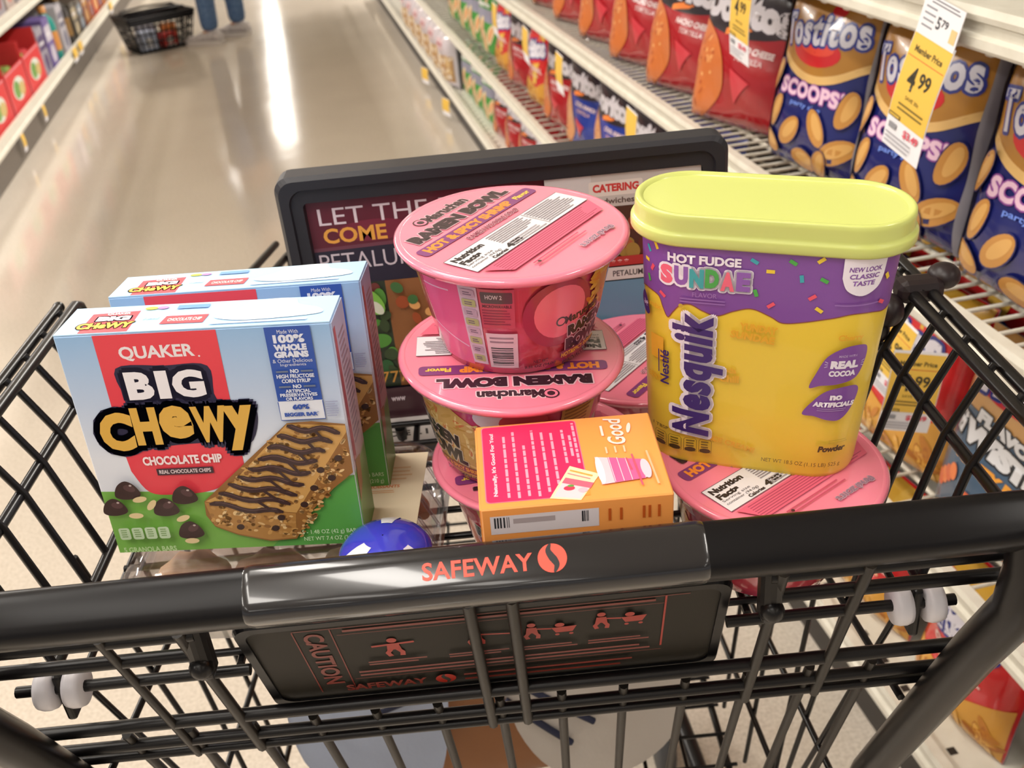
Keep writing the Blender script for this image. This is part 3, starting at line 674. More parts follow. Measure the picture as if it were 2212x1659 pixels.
    A.poly([(-60, 6), (60, 6), (60, -18), (-60, -18)], 'dedbe0'); A.line([(-60, 6), (60, 6), (60, -18), (-60, -18), (-60, 6)], 0.5, '6a5560')
    A.text('Nutrition', -43, 1.4, 28, 5.2, '2c262c', bold=0.06); A.text('Facts', -48, -4.6, 18, 5, '2c262c', bold=0.06); A.text('Serving size', -45, -9, 24, 2.6, '4a4248', bold=0.0); A.text('container (94.0g)', -43, -12.2, 28, 2.6, '4a4248', bold=0.0)
    A.text('430', -17, -13.8, 15, 5.4, '2c262c', bold=0.05); A.text('Calories', -34, -15.4, 14, 2.8, '3a3238', bold=0.04)
    rl = random.Random(4)
    A.bars(-22, -9, 16, 4.5, '8d858c', 7, 0.42, 0.3, rng=rl); A.bars(19, -16, 57, 4.5, '8d858c', 10, 0.42, 0.3, rng=rl); A.line([(17.4, 5), (17.4, -17)], 0.4, '6a5560'); A.bars(-20, -17, 16, -10.5, 'a59da4', 3, 0.4, 0.2, rng=rl)
    A.poly([(-58, -20), (58, -20), (50, -35), (-48, -35)], 'd85f7c'); A.bars(-50, -34, 50, -21, 'a84460', 7, 0.4, 0.12, rng=rl)
    A.bars(-36, -44, 30, -38, 'bf4c6a', 2, 0.35, 0.4, rng=rl); A.ell(-32, -41, 1.2, 1.2, '4a2630'); A.text('3.31OZ (94.0g)', 14, -52, 34, 4.6, '8d6a80', bold=0.03, outline=('d8bccb', 0.5))
    m.build('lid', t)
    return t
def place_bowl(root, lid, rx, ry, spin, label):
    e = Matrix.Rotation(R(ry), 4, 'Y') @ Matrix.Rotation(R(rx), 4, 'X') @ Matrix.Rotation(R(spin), 4, 'Z')
    loc = Vector(lid) - e.to_3x3() @ Vector((0, 0, BH)); root.location = loc; root.rotation_euler = e.to_euler(); root['label'] = label
b_top = ramen_bowl(0)
b_mid = ramen_bowl(1)
def split_spin(root, body, lidspin):  # lids are sealed on at any angle to the cup print
    for ch in root.children:
        if ch.name.startswith('lid'): ch.rotation_euler = (0, 0, R(lidspin))
split_spin(b_top, 0, 53); split_spin(b_mid, 0, 180)
place_bowl(b_top, (0.009, 0.5834, 1.1316), 2.35, 2.53, 0, 'pink ramen noodle bowl on top of the stack, barcode side forward')
place_bowl(b_mid, (0.0017, 0.5725, 1.0552), 2.66, 4.04, 0, 'middle bowl of the stack, lid lettering upside down behind the orange carton')
b3 = dup(b_mid, (0, 0, 0), (0, 0, 0), 'x'); place_bowl(b3, (0.013, 0.571, 0.9786), 0, 0, 25, 'lowest pink bowl of the stack, resting on the seat wires')
b4 = dup(b_mid, (0, 0, 0), (0, 0, 0), 'x'); place_bowl(b4, (0.160, 0.531, 0.9792), 2.4, 3.7, -55, 'pink ramen bowl underneath the yellow drink powder tub')
b5 = dup(b_mid, (0, 0, 0), (0, 0, 0), 'x'); place_bowl(b5, (0.103, 0.685, 0.9786), 0, 0, 150, 'pink ramen bowl at the back, barely visible between stack and yellow tub')
split_spin(b3, 0, 160); split_spin(b4, 0, 0 + 55 + 36); split_spin(b5, 0, 80)

# ---- drink powder tub
def stadium(L, W, n=12):
    r = W / 2; s = L / 2 - r; p = []
    for k in range(-n, n + 1): t = k * pi / 2 / n; p.append((s + r * math.cos(t), r * math.sin(t)))
    for k in range(1, 8): p.append((s - 2 * s * k / 8, r))
    for k in range(-n, n + 1): t = pi + k * pi / 2 / n; p.append((-s + r * math.cos(t), r * math.sin(t)))
    for k in range(1, 8): p.append((-s + 2 * s * k / 8, -r))
    return p
NB = lambda z: (0.1295 + 0.0145 * (z / 0.155), 0.0575 + 0.0045 * (z / 0.155))
tub = thing('drink_powder_tub', (0.1492, 0.5494, 0.9800), (R(2.89), R(2.92), R(-18.2)), 'yellow and purple oval drink powder tub with a lime yellow lid', 'drink powder')
YEL = mat('yellow_tub_plastic', 'e8c840', 0.35, coat=0.25)
m = MB(); rings = []
for z, k in ((0.0, 0.94), (0.0015, 0.98), (0.005, 1), (0.05, 1), (0.1, 1), (0.158, 1)):
    L, W = NB(z); rings.append([(x * k if False else x - math.copysign((1 - k) * W / 2, x) * (abs(x) > 1e-6), y * k, z) for x, y in stadium(L, W)])
m.loft(rings, YEL, True, True)
m.build('tub_body', tub)
def tubmap(u, v, h):
    L, W = NB(v); r = W / 2; s = L / 2 - r; u2 = u * (L / 0.1435)
    if abs(u2) <= s: return Vector((u2, -r - h, v))
    a = (abs(u2) - s) / r; sg = math.copysign(1, u2)
    return Vector((sg * (s + (r + h) * math.sin(a)), -(r + h) * math.cos(a), v))
m = MB(); A = Art(m, tubmap, 0.35, seg=(4.0, 0), h0=0.0003)
PU = '7d4b9c'; DP = '3d2a72'; WH = 'e9e2ee'
drip = spline([(-86, 114), (-78, 118), (-70, 119.5), (-61, 118.5), (-57.5, 112), (-54, 106.5), (-50.5, 111), (-46, 116.2), (-40, 117.5), (-33, 114), (-24.5, 111.5), (-15, 115.5), (-5, 118), (6, 114), (13, 110.5), (24, 112), (39, 116), (50, 119), (62, 118.5), (74, 116), (86, 117)], 6, False)
A.poly([(-86, 157), (-86, 114)] + drip[1:] + [(86, 157)], PU)
A.line([(x, y - 0.2) for x, y in drip], 0.6, '8a4a3a')
ru = random.Random(2)
for x, y, a, cc in ((-62, 150, -60, 'e8c83a'), (-68.5, 146, -55, '3aa0b0'), (-71, 138, 0, 'e8c83a'), (-65.5, 135, 60, 'e8556a'), (-69, 127, -70, '4aa648'), (-57.5, 120.5, -35, 'e8556a'), (-5.5, 148, -30, '3aa0b0'), (3.5, 142.5, 0, 'e8c83a'), (15, 149, -30, '4aa648'),
                    (29.5, 151.5, 40, 'e8c83a'), (20.5, 139.5, -80, '3aa0b0'), (32.5, 139.5, -25, '4aa648'), (-3.5, 128.5, -70, '4aa648'), (27.5, 128.5, 38, 'e8556a'), (5.5, 121.5, 38, 'e8556a'), (32, 121, -32, 'e8c83a'), (68, 140, -60, 'e8c83a'), (67.5, 124, -30, 'e8556a')):
    A.line([(x - 2.3 * math.cos(R(a)), y - 2.3 * math.sin(R(a))), (x + 2.3 * math.cos(R(a)), y + 2.3 * math.sin(R(a)))], 2.2, cc)
A.text('HOT FUDGE', -33, 146.4, 41, 5.6, WH, bold=0.045)
for k, (ch, cc) in enumerate(zip('SUNDAE', ('e8657e', '8a58ac', '3aa0a8', '46a04a', 'e8657e', '8a58ac'))):
    A.text(ch, -54.2 + 8.7 * k, 135.2 - 0.2 * k + (0.8 if k % 2 else 0), 7.8 if k != 2 else 8.2, 12, WH, bold=0.07, outline=(WH, 1.5)); A.h -= A.dh * 2
A.h += A.dh * 3
for k, (ch, cc) in enumerate(zip('SUNDAE', ('e8657e', '8a58ac', '3aa0a8', '46a04a', 'e8657e', '8a58ac'))):
    A.text(ch, -54.2 + 8.7 * k, 135.2 - 0.2 * k + (0.8 if k % 2 else 0), 7.8 if k != 2 else 8.2, 12, cc, bold=0.07)
A.text('FLAVOR', -32, 124.6, 14, 3, '9a72b4', bold=0.0); A.bars(-46, 118.6, -14, 122.4, '9268b0', 2, 0.4, 0.2, rng=ru)
A.poly([(41, 156), (64.5, 156), (64, 143)] + spline([(64, 143), (61.5, 135.5), (53.5, 131), (45, 134.5), (41.5, 142)], 5, False), WH)
for tx, y, w in (('NEW LOOK', 147.4, 17.5), ('CLASSIC', 143.2, 16), ('TASTE', 139, 12)): A.text(tx, 53, y, w, 3.0, PU, bold=0.03, shear=0.1)
A.bars(40, 124.5, 64, 126, '9268b0', 1, 0.5, 0)
ORG = 'e2a92c'
A.text('YUNDAY', 0, 106, 22, 5, ORG, bold=0.04, rot=-4); A.text('SUNDAE', -3, 100, 26, 5, ORG, bold=0.04, rot=-6); A.text('Soda', -16, 76, 10, 4, ORG, bold=0.03); A.text('Chill', -15, 70, 12, 5, ORG, bold=0.04); A.text('ICE CREAM!', -10, 22, 30, 4, ORG, bold=0.03, rot=-12); A.text('Cherry', 52, 104, 14, 5, ORG, bold=0.03); A.text('BERRY', -62, 62, 14, 4, ORG, bold=0.03); A.rect(-66, 76, -56, 92, 'e6ab2e'); A.text('mix', -62, 112, 10, 3.4, ORG, bold=0.03)
A.text('Nesquik', -34.5, 69, 87, 31, DP, bold=0.05, shear=0.18, rot=90, outline=(WH, 2.3), space=1.1)
A.text('Nestl\u00e9', -55.2, 72, 24, 6.2, DP, bold=0.02, rot=90); A.line([(-59.4, 67), (-59.4, 83)], 0.7, DP); A.ell(-45.2, 117, 1.3, 1.3, 'c0a23c')
A.poly(spline([(-72, 118), (-69, 114), (-67.6, 109), (-66.5, 105), (-69, 103), (-73, 106), (-75, 112)], 5), DP); A.text('%', -70.5, 110, 4, 4, 'c9b8d6', bold=0.02, rot=70)
leaf1 = spline([(33.2, 69.8), (36, 80), (41, 92), (50, 98.5), (60, 99), (63, 95), (62.5, 86), (59, 77), (50, 73.6), (40, 72)], 5)
leaf2 = spline([(31.4, 51), (37, 61), (44, 68.6), (54, 71.4), (61, 70.6), (62.6, 65), (59.5, 54), (54, 47.4), (47, 47.6), (39, 50)], 5)
A.poly(leaf1, PU); A.poly(leaf2, PU)
A.text('MADE WITH', 52, 92.5, 10, 1.6, 'b79cc8'); A.text('REAL', 51, 86.8, 15.5, 5.4, WH, bold=0.07); A.text('COCOA', 50.5, 80.8, 15, 4, WH, bold=0.06)
for q in (-1, 1):
    for k in (-1, 0, 1): A.line([(51 + q * 9.3, 86.8 + k * 1.2), (51 + q * 11, 86.8 + k * 2)], 0.5, 'c9b4d8')
A.text('no', 49.5, 64, 7, 3.6, WH, bold=0.06); A.text('ARTIFICIALS', 49, 59, 24, 3.6, WH, bold=0.06, shear=0.12); A.bars(40, 54, 57, 56.6, 'a98abf', 2, 0.4, 0.1)
A.text('Powder', 53, 26, 17, 4.6, '4a3a1c', bold=0.06, shear=0.1); A.bars(50, 30, 62, 33, 'c8a838', 2, 0.4, 0.1); A.text('NET WT 18.5 OZ (1.15 LB) 525 g', 35, 13.4, 50, 3.8, '5c4c20', bold=0.0)
A.text('1 TBSP', -58, 27.5, 12, 2.4, '5c4c20', bold=0.02)
for k in range(4):
    x = -62 + 10 * k; A.line([(x, 14), (x, 22.6), (x + 1, 24), (x + 7.4, 24), (x + 8.4, 22.6), (x + 8.4, 14), (x, 14)], 0.35, '6a581e'); A.bars(x + 1.4, 17, x + 7, 23, '6a581e', 3, 0.5, 0.2); A.ell(x + 4.2, 15.3, 3.8, 1.8, '4a3a1c')
m.build('wrap_label', tub, 'purple and yellow printed wrap')
LIME = mat('lime_yellow_lid_plastic', 'c3cb72', 0.3, coat=0.3)
m = MB(); rings = []
for L, W, z in ((0.1475, 0.0635, 0.1545), (0.1570, 0.0672, 0.1545), (0.1583, 0.0680, 0.1555), (0.1583, 0.0680, 0.1600), (0.1570, 0.0672, 0.1612), (0.1545, 0.0655, 0.1618), (0.1535, 0.0650, 0.1635), (0.1540, 0.0652, 0.1695), (0.1532, 0.0646, 0.1720), (0.1510, 0.0630, 0.1730), (0.1470, 0.0600, 0.1728), (0.1440, 0.0575, 0.1712)):
    rings.append([(x, y, z) for x, y in stadium(L, W)])
m.loft(rings, LIME, True); m.add(rings[-1], [list(range(len(rings[-1])))], LIME)
m.build('lid', tub, 'lime yellow snap-on lid')

# ---- orange drink mix carton
OW, OD, OH = 0.101, 0.077, 0.061
ob = thing('drink_mix_box', (0.0263, 0.4290, 0.9785), (R(1.93), R(1.34), R(0.73)), 'small orange carton with a pink text panel lying against the noodle bowls', 'drink mix')
m = MB(); ORN = mat('orange_carton_print', 'ec9a50', 0.3, coat=0.3)
m.box((0, OD / 2, OH / 2), (OW, OD, OH), ORN, 0.0008, None, 1)
A = Art(m, planar((0, 0, OH), (1, 0, 0), (0, 1, 0)), 0.28)
A.rrect(-47.5, 4.6, 7.4, 75, 2.5, 'f0778e'); A.rrect(-46.9, 5.2, 6.8, 74.4, 2.2, 'e8305f'); A.poly([(7.4, 4.6), (7.4, 25), (-11, 4.6)], 'ee9440')
ro = random.Random(8)
A.text("Naturally, It's Good For You!", -41.6, 39, 58, 2.9, 'f3c6d2', bold=0.04, rot=90)
for x, a, b in ((-35, 8, 64), (-29.6, 7, 68), (-24.2, 8, 54), (-18.8, 7, 68), (-13.4, 10, 66), (-8, 16, 64), (-1.6, 34, 66), (2.2, 40, 60), (5.0, 33, 72)):
    p = a
    while p < b:
        l = ro.uniform(3, 8); A.put([(x - .75, p), (x + .75, p), (x + .75, min(b, p + l)), (x - .75, min(b, p + l))], [[0, 1, 2, 3]], 'f0a0b6', False); p += l + 1
A.h += A.dh
A.poly([(-14, 4.4), (-0.6, 31), (14.6, 21.6), (2, 0.8)], 'f6e3b0'); A.poly([(-12, 5.4), (-6, 17), (8, 11), (1.4, 2)], 'e7c6cc'); A.poly([(-6.4, 16.6), (-4, 21), (10.4, 14.4), (8, 10)], 'e8657a'); A.ell(-3, 11.5, 3, 2, 'd8405a'); A.ell(-2, 13.4, 1.8, 1, '5f9a4a'); A.ell(4, 9, 2.6, 2, 'e9b0bc'); A.line([(-1, 27), (10.5, 20.4)], 1.2, 'e0a050'); A.line([(-2.5, 24.4), (9, 18)], 0.8, 'c88a94')
A.text('Good', 28, 60, 26, 10, 'f7d7cf', bold=0.02, shear=0.2, rot=90); A.ell(36.4, 62, 1.2, 5, 'f7d7cf', -12); A.bars(20, 56, 22, 66, 'f7d7cf', 1, 0.7, 0, True)
for x in (20, 25, 30): A.line([(x + 1, 39), (x + 1, 45)], 1.0, 'f4c0a0')
A.poly([(13.6, 36.4), (14.4, 11.6), (38, 14), (41, 17), (41.4, 26), (38.6, 31)], 'f6bfc8'); A.poly([(20.5, 35), (21.5, 12.4), (38, 14), (38.4, 31)], 'ec5f92'); A.ell(15.2, 24, 2, 12.2, 'f3e3ea', 2); A.ell(39.6, 22.4, 2.6, 8.6, 'cfc0cc', 2)
for x in (21, 25.5, 30): A.line([(x, 35 - (x - 21) * 0.2), (x + 1, 13)], 0.4, 'f7c9d6')
for k, (x, a, b) in enumerate(((32, 22, 33), (35.5, 8, 36), (44, 8, 38))):
    A.line([(x, a), (x - 1.5, b)], 1.1, 'e8556a' if k < 2 else 'f3b08a')
m_front = Art(m, planar((0, 0, 0), (1, 0, 0), (0, 0, 1)), 0.3)
A = m_front; A.rect(-46, 44, 11, 56, 'd6ccd0'); code_bars(A, -44, 48, -36, 55, False, 5); A.bars(-34, 50, -12, 54, 'a89a9c', 1, 0.8, 0); code_bars(A, 2, 48, 6, 55, False, 6)
A.rect(-46, 2, 11, 14, 'cfc6ca'); A.text('0 22592 00786 9', -18, 8, 44, 5, '6a5a5c', bold=0.0)
for x in (16, 22, 34, 37, 42): A.rect(x, 47, x + 1.4, 55, 'b8541e')
A.rect(28, 4, 34, 12, 'c8304e'); A.bars(14, 20, 46, 40, 'c86420', 4, 0.4, 0.2)
m.build('carton', ob)
m = MB(); m.box((-OW / 2 - 0.0003, OD / 2, OH / 2), (0.0007, OD - 0.003, OH - 0.003), mat('orange_end_flap', 'f0a258', 0.3)); m.build('end_flap', ob)

# ---- clear bakery clamshell under the granola boxes
def thin_clear(name, lo, hi):
    m = bpy.data.materials.new(name); m.use_nodes = True; nt = m.node_tree; nt.nodes.remove(nt.nodes['Principled BSDF'])
    t = nt.nodes.new('ShaderNodeBsdfTransparent'); t.inputs[0].default_value = (.90, .89, .92, 1); g = nt.nodes.new('ShaderNodeBsdfGlossy'); g.inputs['Roughness'].default_value = 0.08
    l = nt.nodes.new('ShaderNodeLayerWeight'); l.inputs[0].default_value = 0.35; mr = nt.nodes.new('ShaderNodeMapRange'); mr.inputs['To Min'].default_value = lo; mr.inputs['To Max'].default_value = hi
    mx = nt.nodes.new('ShaderNodeMixShader'); nt.links.new(l.outputs['Fresnel'], mr.inputs[0]); nt.links.new(mr.outputs[0], mx.inputs[0]); nt.links.new(t.outputs[0], mx.inputs[1]); nt.links.new(g.outputs[0], mx.inputs[2])
    nt.links.new(mx.outputs[0], nt.nodes['Material Output'].inputs[0]); return m
CLR = thin_clear('clear_plastic', 0.06, 0.6)
cs = thing('bakery_clamshell', (-0.162, 0.575, 0.9025), (0, 0, R(-4)), 'clear plastic pastry clamshell lying flat underneath the granola bar boxes', 'food container')
CX, CY2 = 0.106, 0.088
def rrp(x, y, r, n=6):
    p = []
    for cx, cy, a in ((x - r, y - r, 0), (-x + r, y - r, 90), (-x + r, -y + r, 180), (x - r, -y + r, 270)):
        for k in range(n + 1): t = R(a + 90 * k / n); p.append((cx + r * math.cos(t), cy + r * math.sin(t)))
    return p
m = MB(); m.loft([[(x, y, z) for x, y in rrp(CX - d, CY2 - d, 0.022)] for d, z in ((0.012, 0.0), (0.008, 0.004), (0.003, 0.016), (0, 0.018))], CLR, True, True); m.build('tray', cs)
m = MB(); m.loft([[(x, y, z) for x, y in rrp(CX - d, CY2 - d, 0.024)] for d, z in ((0.0, 0.018), (0.003, 0.02), (0.006, 0.036), (0.011, 0.044), (0.02, 0.0495), (0.03, 0.0515))], CLR, True, False, True)
for k in range(7): m.tube([(CX - 0.004 - 0.0, -0.06 + 0.02 * k, 0.024), (CX - 0.013, -0.06 + 0.02 * k, 0.046)], 0.0012, CLR, 6)
m.build('hinged_lid', cs)
m = MB(); m.box((0.048, 0.004, 0.0522), (0.092, 0.088, 0.0006), mat('cream_paper_label', 'd8cbae', 0.5))
A = Art(m, planar((0.048, 0.004, 0.0525), (1, 0, 0), (0, 1, 0)), 0.4); A.text('BUTTER CROISSANTS', 10, 4, 40, 3.4, 'c8743c', bold=0.03); A.bars(-10, -4, 34, 0, 'd2a070', 2, 0.4, 0.2); A.ell(-6, 24, 20, 8, 'c9a878'); A.rect(-2, 14, 14, 20, '7f9a5a'); A.bars(4, 10, 38, 28, 'cdb088', 4, 0.4, 0.2)
m.build('label', cs)
rc = random.Random(1)
for k, (x, y) in enumerate(((-0.065, -0.035), (-0.01, -0.038), (0.05, -0.034), (-0.055, 0.03), (0.0, 0.034), (0.06, 0.036))):
    m = MB(); rings = []
    for j in range(11):
        a = -1.15 + 2.3 * j / 10; r = 0.0125 * (1 - (abs(j - 5) / 5.4) ** 2) + 0.0025; r *= 1.0 if j % 2 else 0.88
        c0 = Vector((0.030 * math.sin(a), 0.022 * math.cos(a) - 0.012, r * 0.9)); dx = Vector((math.cos(a), -math.sin(a), 0)); nn = Vector((math.sin(a), math.cos(a), 0))
        rings.append([tuple(c0 + nn * r * math.cos(2 * pi * i / 12) + Vector((0, 0, 1)) * r * 0.9 * math.sin(2 * pi * i / 12)) for i in range(12)])
    m.loft(rings, mat('baked_crust', 'cfa986', 0.5, speck=(40, 'b58a66', 0.4, 0.65)), True, True, True)
    o = m.build('croissant'); o.matrix_world = Matrix.Translation((-0.162, 0.575, 0.9062)) @ Matrix.Rotation(R(-4), 4, 'Z') @ Matrix.Translation((x, y, 0.0005)) @ Matrix.Rotation(R(rc.uniform(-25, 25)), 4, 'Z')
    tag(o, 'golden brown croissant lying inside the clear pastry clamshell', 'pastry', 'croissants in the clamshell')

# ---- round blue and white tub by the handle
bt = thing('snack_cup', (-0.087, 0.4945, 0.9557), (0, 0, 0), 'round glossy blue and white cup peeking out above the cart handle', 'food container')
BLU = mat('blue_gloss_plastic', '3a3fc4', 0.14, coat=0.8); WG = mat('white_gloss_plastic', 'dfe0ea', 0.16, coat=0.6)
m = MB(); m.lathe([(0.001, 0.0), (0.022, 0.0), (0.0235, 0.001), (0.0250, 0.007), (0.0256, 0.008)], WG, 40); m.build('cup_body', bt)
m = MB(); prof = [(0.0255, 0.0075), (0.0285, 0.0080), (0.0290, 0.0100), (0.0282, 0.0125), (0.0245, 0.0170), (0.0180, 0.0204), (0.0095, 0.0222), (0.0005, 0.0228)]
m.lathe(prof, BLU, 48)
def dome(u, v, h):
    a = u; k = max(0, min(len(prof) - 1.001, v * (len(prof) - 1))); i = int(k); f = k - i
    r = prof[i][0] * (1 - f) + prof[i + 1][0] * f + h; z = prof[i][1] * (1 - f) + prof[i + 1][1] * f + h; return Vector((r * math.cos(a), r * math.sin(a), z))
for a0, a1, v0, v1 in ((3.55, 4.15, 0.05, 0.82), (5.5, 5.75, 0.3, 0.72), (1.2, 1.7, 0.05, 0.8)):
    g = [[dome(a0 + (a1 - a0) * i / 8, v0 + (v1 - v0) * j / 10, 0.0003) for i in range(9)] for j in range(11)]
    m.add([p for r in g for p in r], [[j * 9 + i, j * 9 + i + 1, (j + 1) * 9 + i + 1, (j + 1) * 9 + i] for j in range(10) for i in range(8)], WG, True)
m.build('domed_lid', bt)

# ================================================================== RIGHT-HAND SNACK SHELVING
XR = 0.68                                                    # front of the shelves in aisle coordinates
def G(mb, name, parent, label=None):
    o = mb.build(name, parent, label); return o
sh = thing('snack_shelving', AI(XR, 2.6), (0, 0, YAW), 'long cream metal snack shelving full of chip bags on the right of the aisle', 'store shelf')
Y0, Y1 = -2.3, 6.2                                           # along the run, relative to its base (+ is ahead)
def lip(m, z0, z1, x=0.0):
    """price rail: two rolled edges with a shallow channel between"""
    h = z1 - z0
    prof = [(0.012, z0), (0.0, z0), (-0.003, z0 + 0.004), (-0.003, z0 + 0.3 * h), (0.003, z0 + 0.36 * h), (0.003, z0 + 0.62 * h), (-0.003, z0 + 0.68 * h), (-0.005, z0 + 0.82 * h), (-0.003, z1), (0.012, z1)]
    vs = [(x + a, y, b) for y in (Y0, Y1) for a, b in prof]; n = len(prof)
    m.add(vs, [[i, i + 1, n + i + 1, n + i] for i in range(n - 1)], WHITEMET)
    m.add([vs[i] for i in range(n)], [list(range(n))], WHITEMET); m.add([vs[n + i] for i in range(n)], [list(range(n))[::-1]], WHITEMET)
DARKK = mat('dark_kick_plate', '2a2522', 0.5)
m = MB(); m.box((0.26, (Y0 + Y1) / 2, 0.06), (0.46, Y1 - Y0, 0.118), DARKK); G(m, 'kick_plate', sh)
m = MB(); lip(m, 0.112, 0.165); m.box((0.25, (Y0 + Y1) / 2, 0.15), (0.49, Y1 - Y0, 0.012), WHITEMET)
for k in range(140): y = Y0 + 0.06 * k; m.box((0.03, y, 0.1562), (0.012, 0.012, 0.0008), DARKK)
G(m, 'base_deck', sh)
m = MB(); m.box((0.505, (Y0 + Y1) / 2, 1.1), (0.02, Y1 - Y0, 2.1), mat('back_panel_brown', '4b4038', 0.6)); G(m, 'back_panel', sh)
for k in range(8):
    m = MB(); y = Y0 + 0.1 + 1.19 * k; m.box((0.487, y, 1.1), (0.02, 0.03, 2.15), WHITEMET, 0.002); G(m, 'upright', sh)
for zl, zh, wires in ((0.418, 0.462, 0), (0.757, 0.803, 1), (1.088, 1.132, 0), (1.45, 1.494, 0), (1.80, 1.844, 0)):
    m = MB(); lip(m, zl, zh); G(m, 'price_rail', sh)
    m = MB()
    if zl < 1.0:
        n = int((Y1 - Y0) / 0.03)
        for k in range(n):
            y = Y0 + 0.03 * k
            if zl < 0.5 and k % 2: continue
            m.tube([(0.006, y, zh - 0.004), (0.488, y, zh - 0.004)], 0.0028, WHITEMET, 5)
        for x in (0.08, 0.28, 0.47): m.tube([(x, Y0, zh - 0.010), (x, Y1, zh - 0.010)], 0.004, WHITEMET, 6)
        G(m, 'wire_deck', sh)
    else:
        m.box((0.25, (Y0 + Y1) / 2, zh - 0.008), (0.48, Y1 - Y0, 0.01), WHITEMET)
        for k in range(100): m.ball((0.02, Y0 + 0.06 * k, zl - 0.004), (0.006, 0.010, 0.006), WHITEMET, None, 6, 4)
        G(m, 'shelf_tray', sh)

# ---- chip bags
SIL = mat('silver_film_back', '8f8b93', 0.32, metal=0.25, coat=0.2)
def bag_shape(w, h, t, seed, base, wr=1.0):
    """pillow bag standing on its bottom seal, front towards -Y; returns (mesh builder, front mapping)"""
    rb = random.Random(seed); ph = [rb.uniform(0, 6.28) for _ in range(8)]
    def half(u, v):
        e = max(0.0, 1 - abs(u) ** 3.2) ** 0.65 * max(0.0, 1 - abs(v) ** 4) ** 0.55
        f = 1 + wr * (0.05 * math.sin(5 * u + 3 * v + ph[0]) + 0.05 * math.sin(7 * v + 2 * u + ph[1]))
        edge = (abs(v) ** 3) * math.sin(u * 11 + ph[2]) * 0.06 * wr + (abs(u) ** 4) * math.sin(v * 9 + ph[3]) * 0.10 * wr
        return t / 2 * (e * f + 0.5 * edge * e)
    def width(v): return w / 2 * (1 - 0.035 * (1 - abs(v) ** 2) + 0.006 * math.sin(9 * v + ph[4]))
    def front(u, v, hh=0.0):  # u,v in -1..1
        sway = 0.004 * math.sin(2 * v + ph[5])
        return Vector((u * width(v) + sway, -half(u, v) - hh - 0.0012, h / 2 + v * h / 2))
    def back(u, v):
        p = front(u, v); return Vector((p.x, half(u, v) * 0.9 + 0.0012, p.z))
    m = MB(); nu, nv = 18, 24
    us = [-1 + 2 * i / nu for i in range(nu + 1)]; vs = [-1 + 2 * j / nv for j in range(nv + 1)]
    F = [front(u, v) for v in vs for u in us]; B = [back(u, v) for v in vs for u in us]; k = nu + 1
    q = [[j * k + i, j * k + i + 1, (j + 1) * k + i + 1, (j + 1) * k + i] for j in range(nv) for i in range(nu)]
    m.add(F, q, base, True); m.add(B, [f[::-1] for f in q], SIL, True)
    rim = [j * k for j in range(nv + 1)]; rim2 = [j * k + nu for j in range(nv + 1)]
    for L, flip in ((rim, 0), (rim2, 1), (list(range(k)), 1), ([nv * k + i for i in range(k)], 0)):
        vv = [F[i] for i in L] + [B[i] for i in L]; n = len(L)
        m.add(vv, [[i, i + 1, n + i + 1, n + i] if flip else [i, n + i, n + i + 1, i + 1] for i in range(n - 1)], SIL)
    fn = lambda u, v, hh: front(max(-1, min(1, u / (w / 2))), max(-1, min(1, v / (h / 2))), hh + 0.0006)
    return m, fn
def film(n, c): return mat('film_' + n, c, 0.24, coat=0.5, bump=(26, 0.35, 0.004))
def bag_scoops():
    m, fn = bag_shape(0.245, 0.285, 0.095, 1, film('navy', '181e60')); A = Art(m, fn, 0.25, seg=14, h0=0.0002, dh=0.00015)
    A.poly([(-118, 138), (118, 138), (118, 40)] + spline([(118, 40), (60, 10), (0, 0), (-60, 10), (-118, 40)], 6, False), 'ab7832')
    A.poly([(-118, 44)] + spline([(-118, 44), (-60, 14), (0, 4), (60, 14), (118, 44)], 6, False) + spline([(118, 32), (60, 2), (0, -8), (-60, 2), (-118, 32)], 6, False), 'd8b070')
    A.ell(0, 38, 60, 22, 'c8242a'); A.ell(6, 44, 40, 12, 'de4a38')
    A.text('Tostitos', 0, 68, 196, 46, 'cfcdda', bold=0.035, rot=6, outline=('2a3486', 4), space=1.12); A.ell(30, 98, 16, 8, 'c8242a')
    A.text('SCOOPS!', 4, -20, 156, 24, 'dcb8cc', bold=0.05, outline=('8a4a92', 2), space=1.08); A.text('party size', 2, -42, 80, 9, '6a86d8', bold=0.02)
    for x, y, r, s in ((-78, -62, 60, 1), (-30, -84, 40, 1.1), (40, -66, -50, 1.05), (88, -30, 70, 1), (84, -92, 30, 1.1), (-88, -110, -20, 1), (10, -120, 0, 1.1), (-94, -10, 70, .9), (52, -118, 60, .9)):
        A.ell(x, y, 31 * s, 17 * s, '1a1c58', r); A.ell(x, y, 29 * s, 15 * s, 'b88240', r); A.ell(x + 3, y + 3, 21 * s, 8 * s, 'cc9c58', r)
    for sg in (-1, 1): A.poly([(sg * 110, -139), (sg * 122, -139), (sg * 122, 139), (sg * 110, 139)], SIL)
    return m, 'tortilla chip'
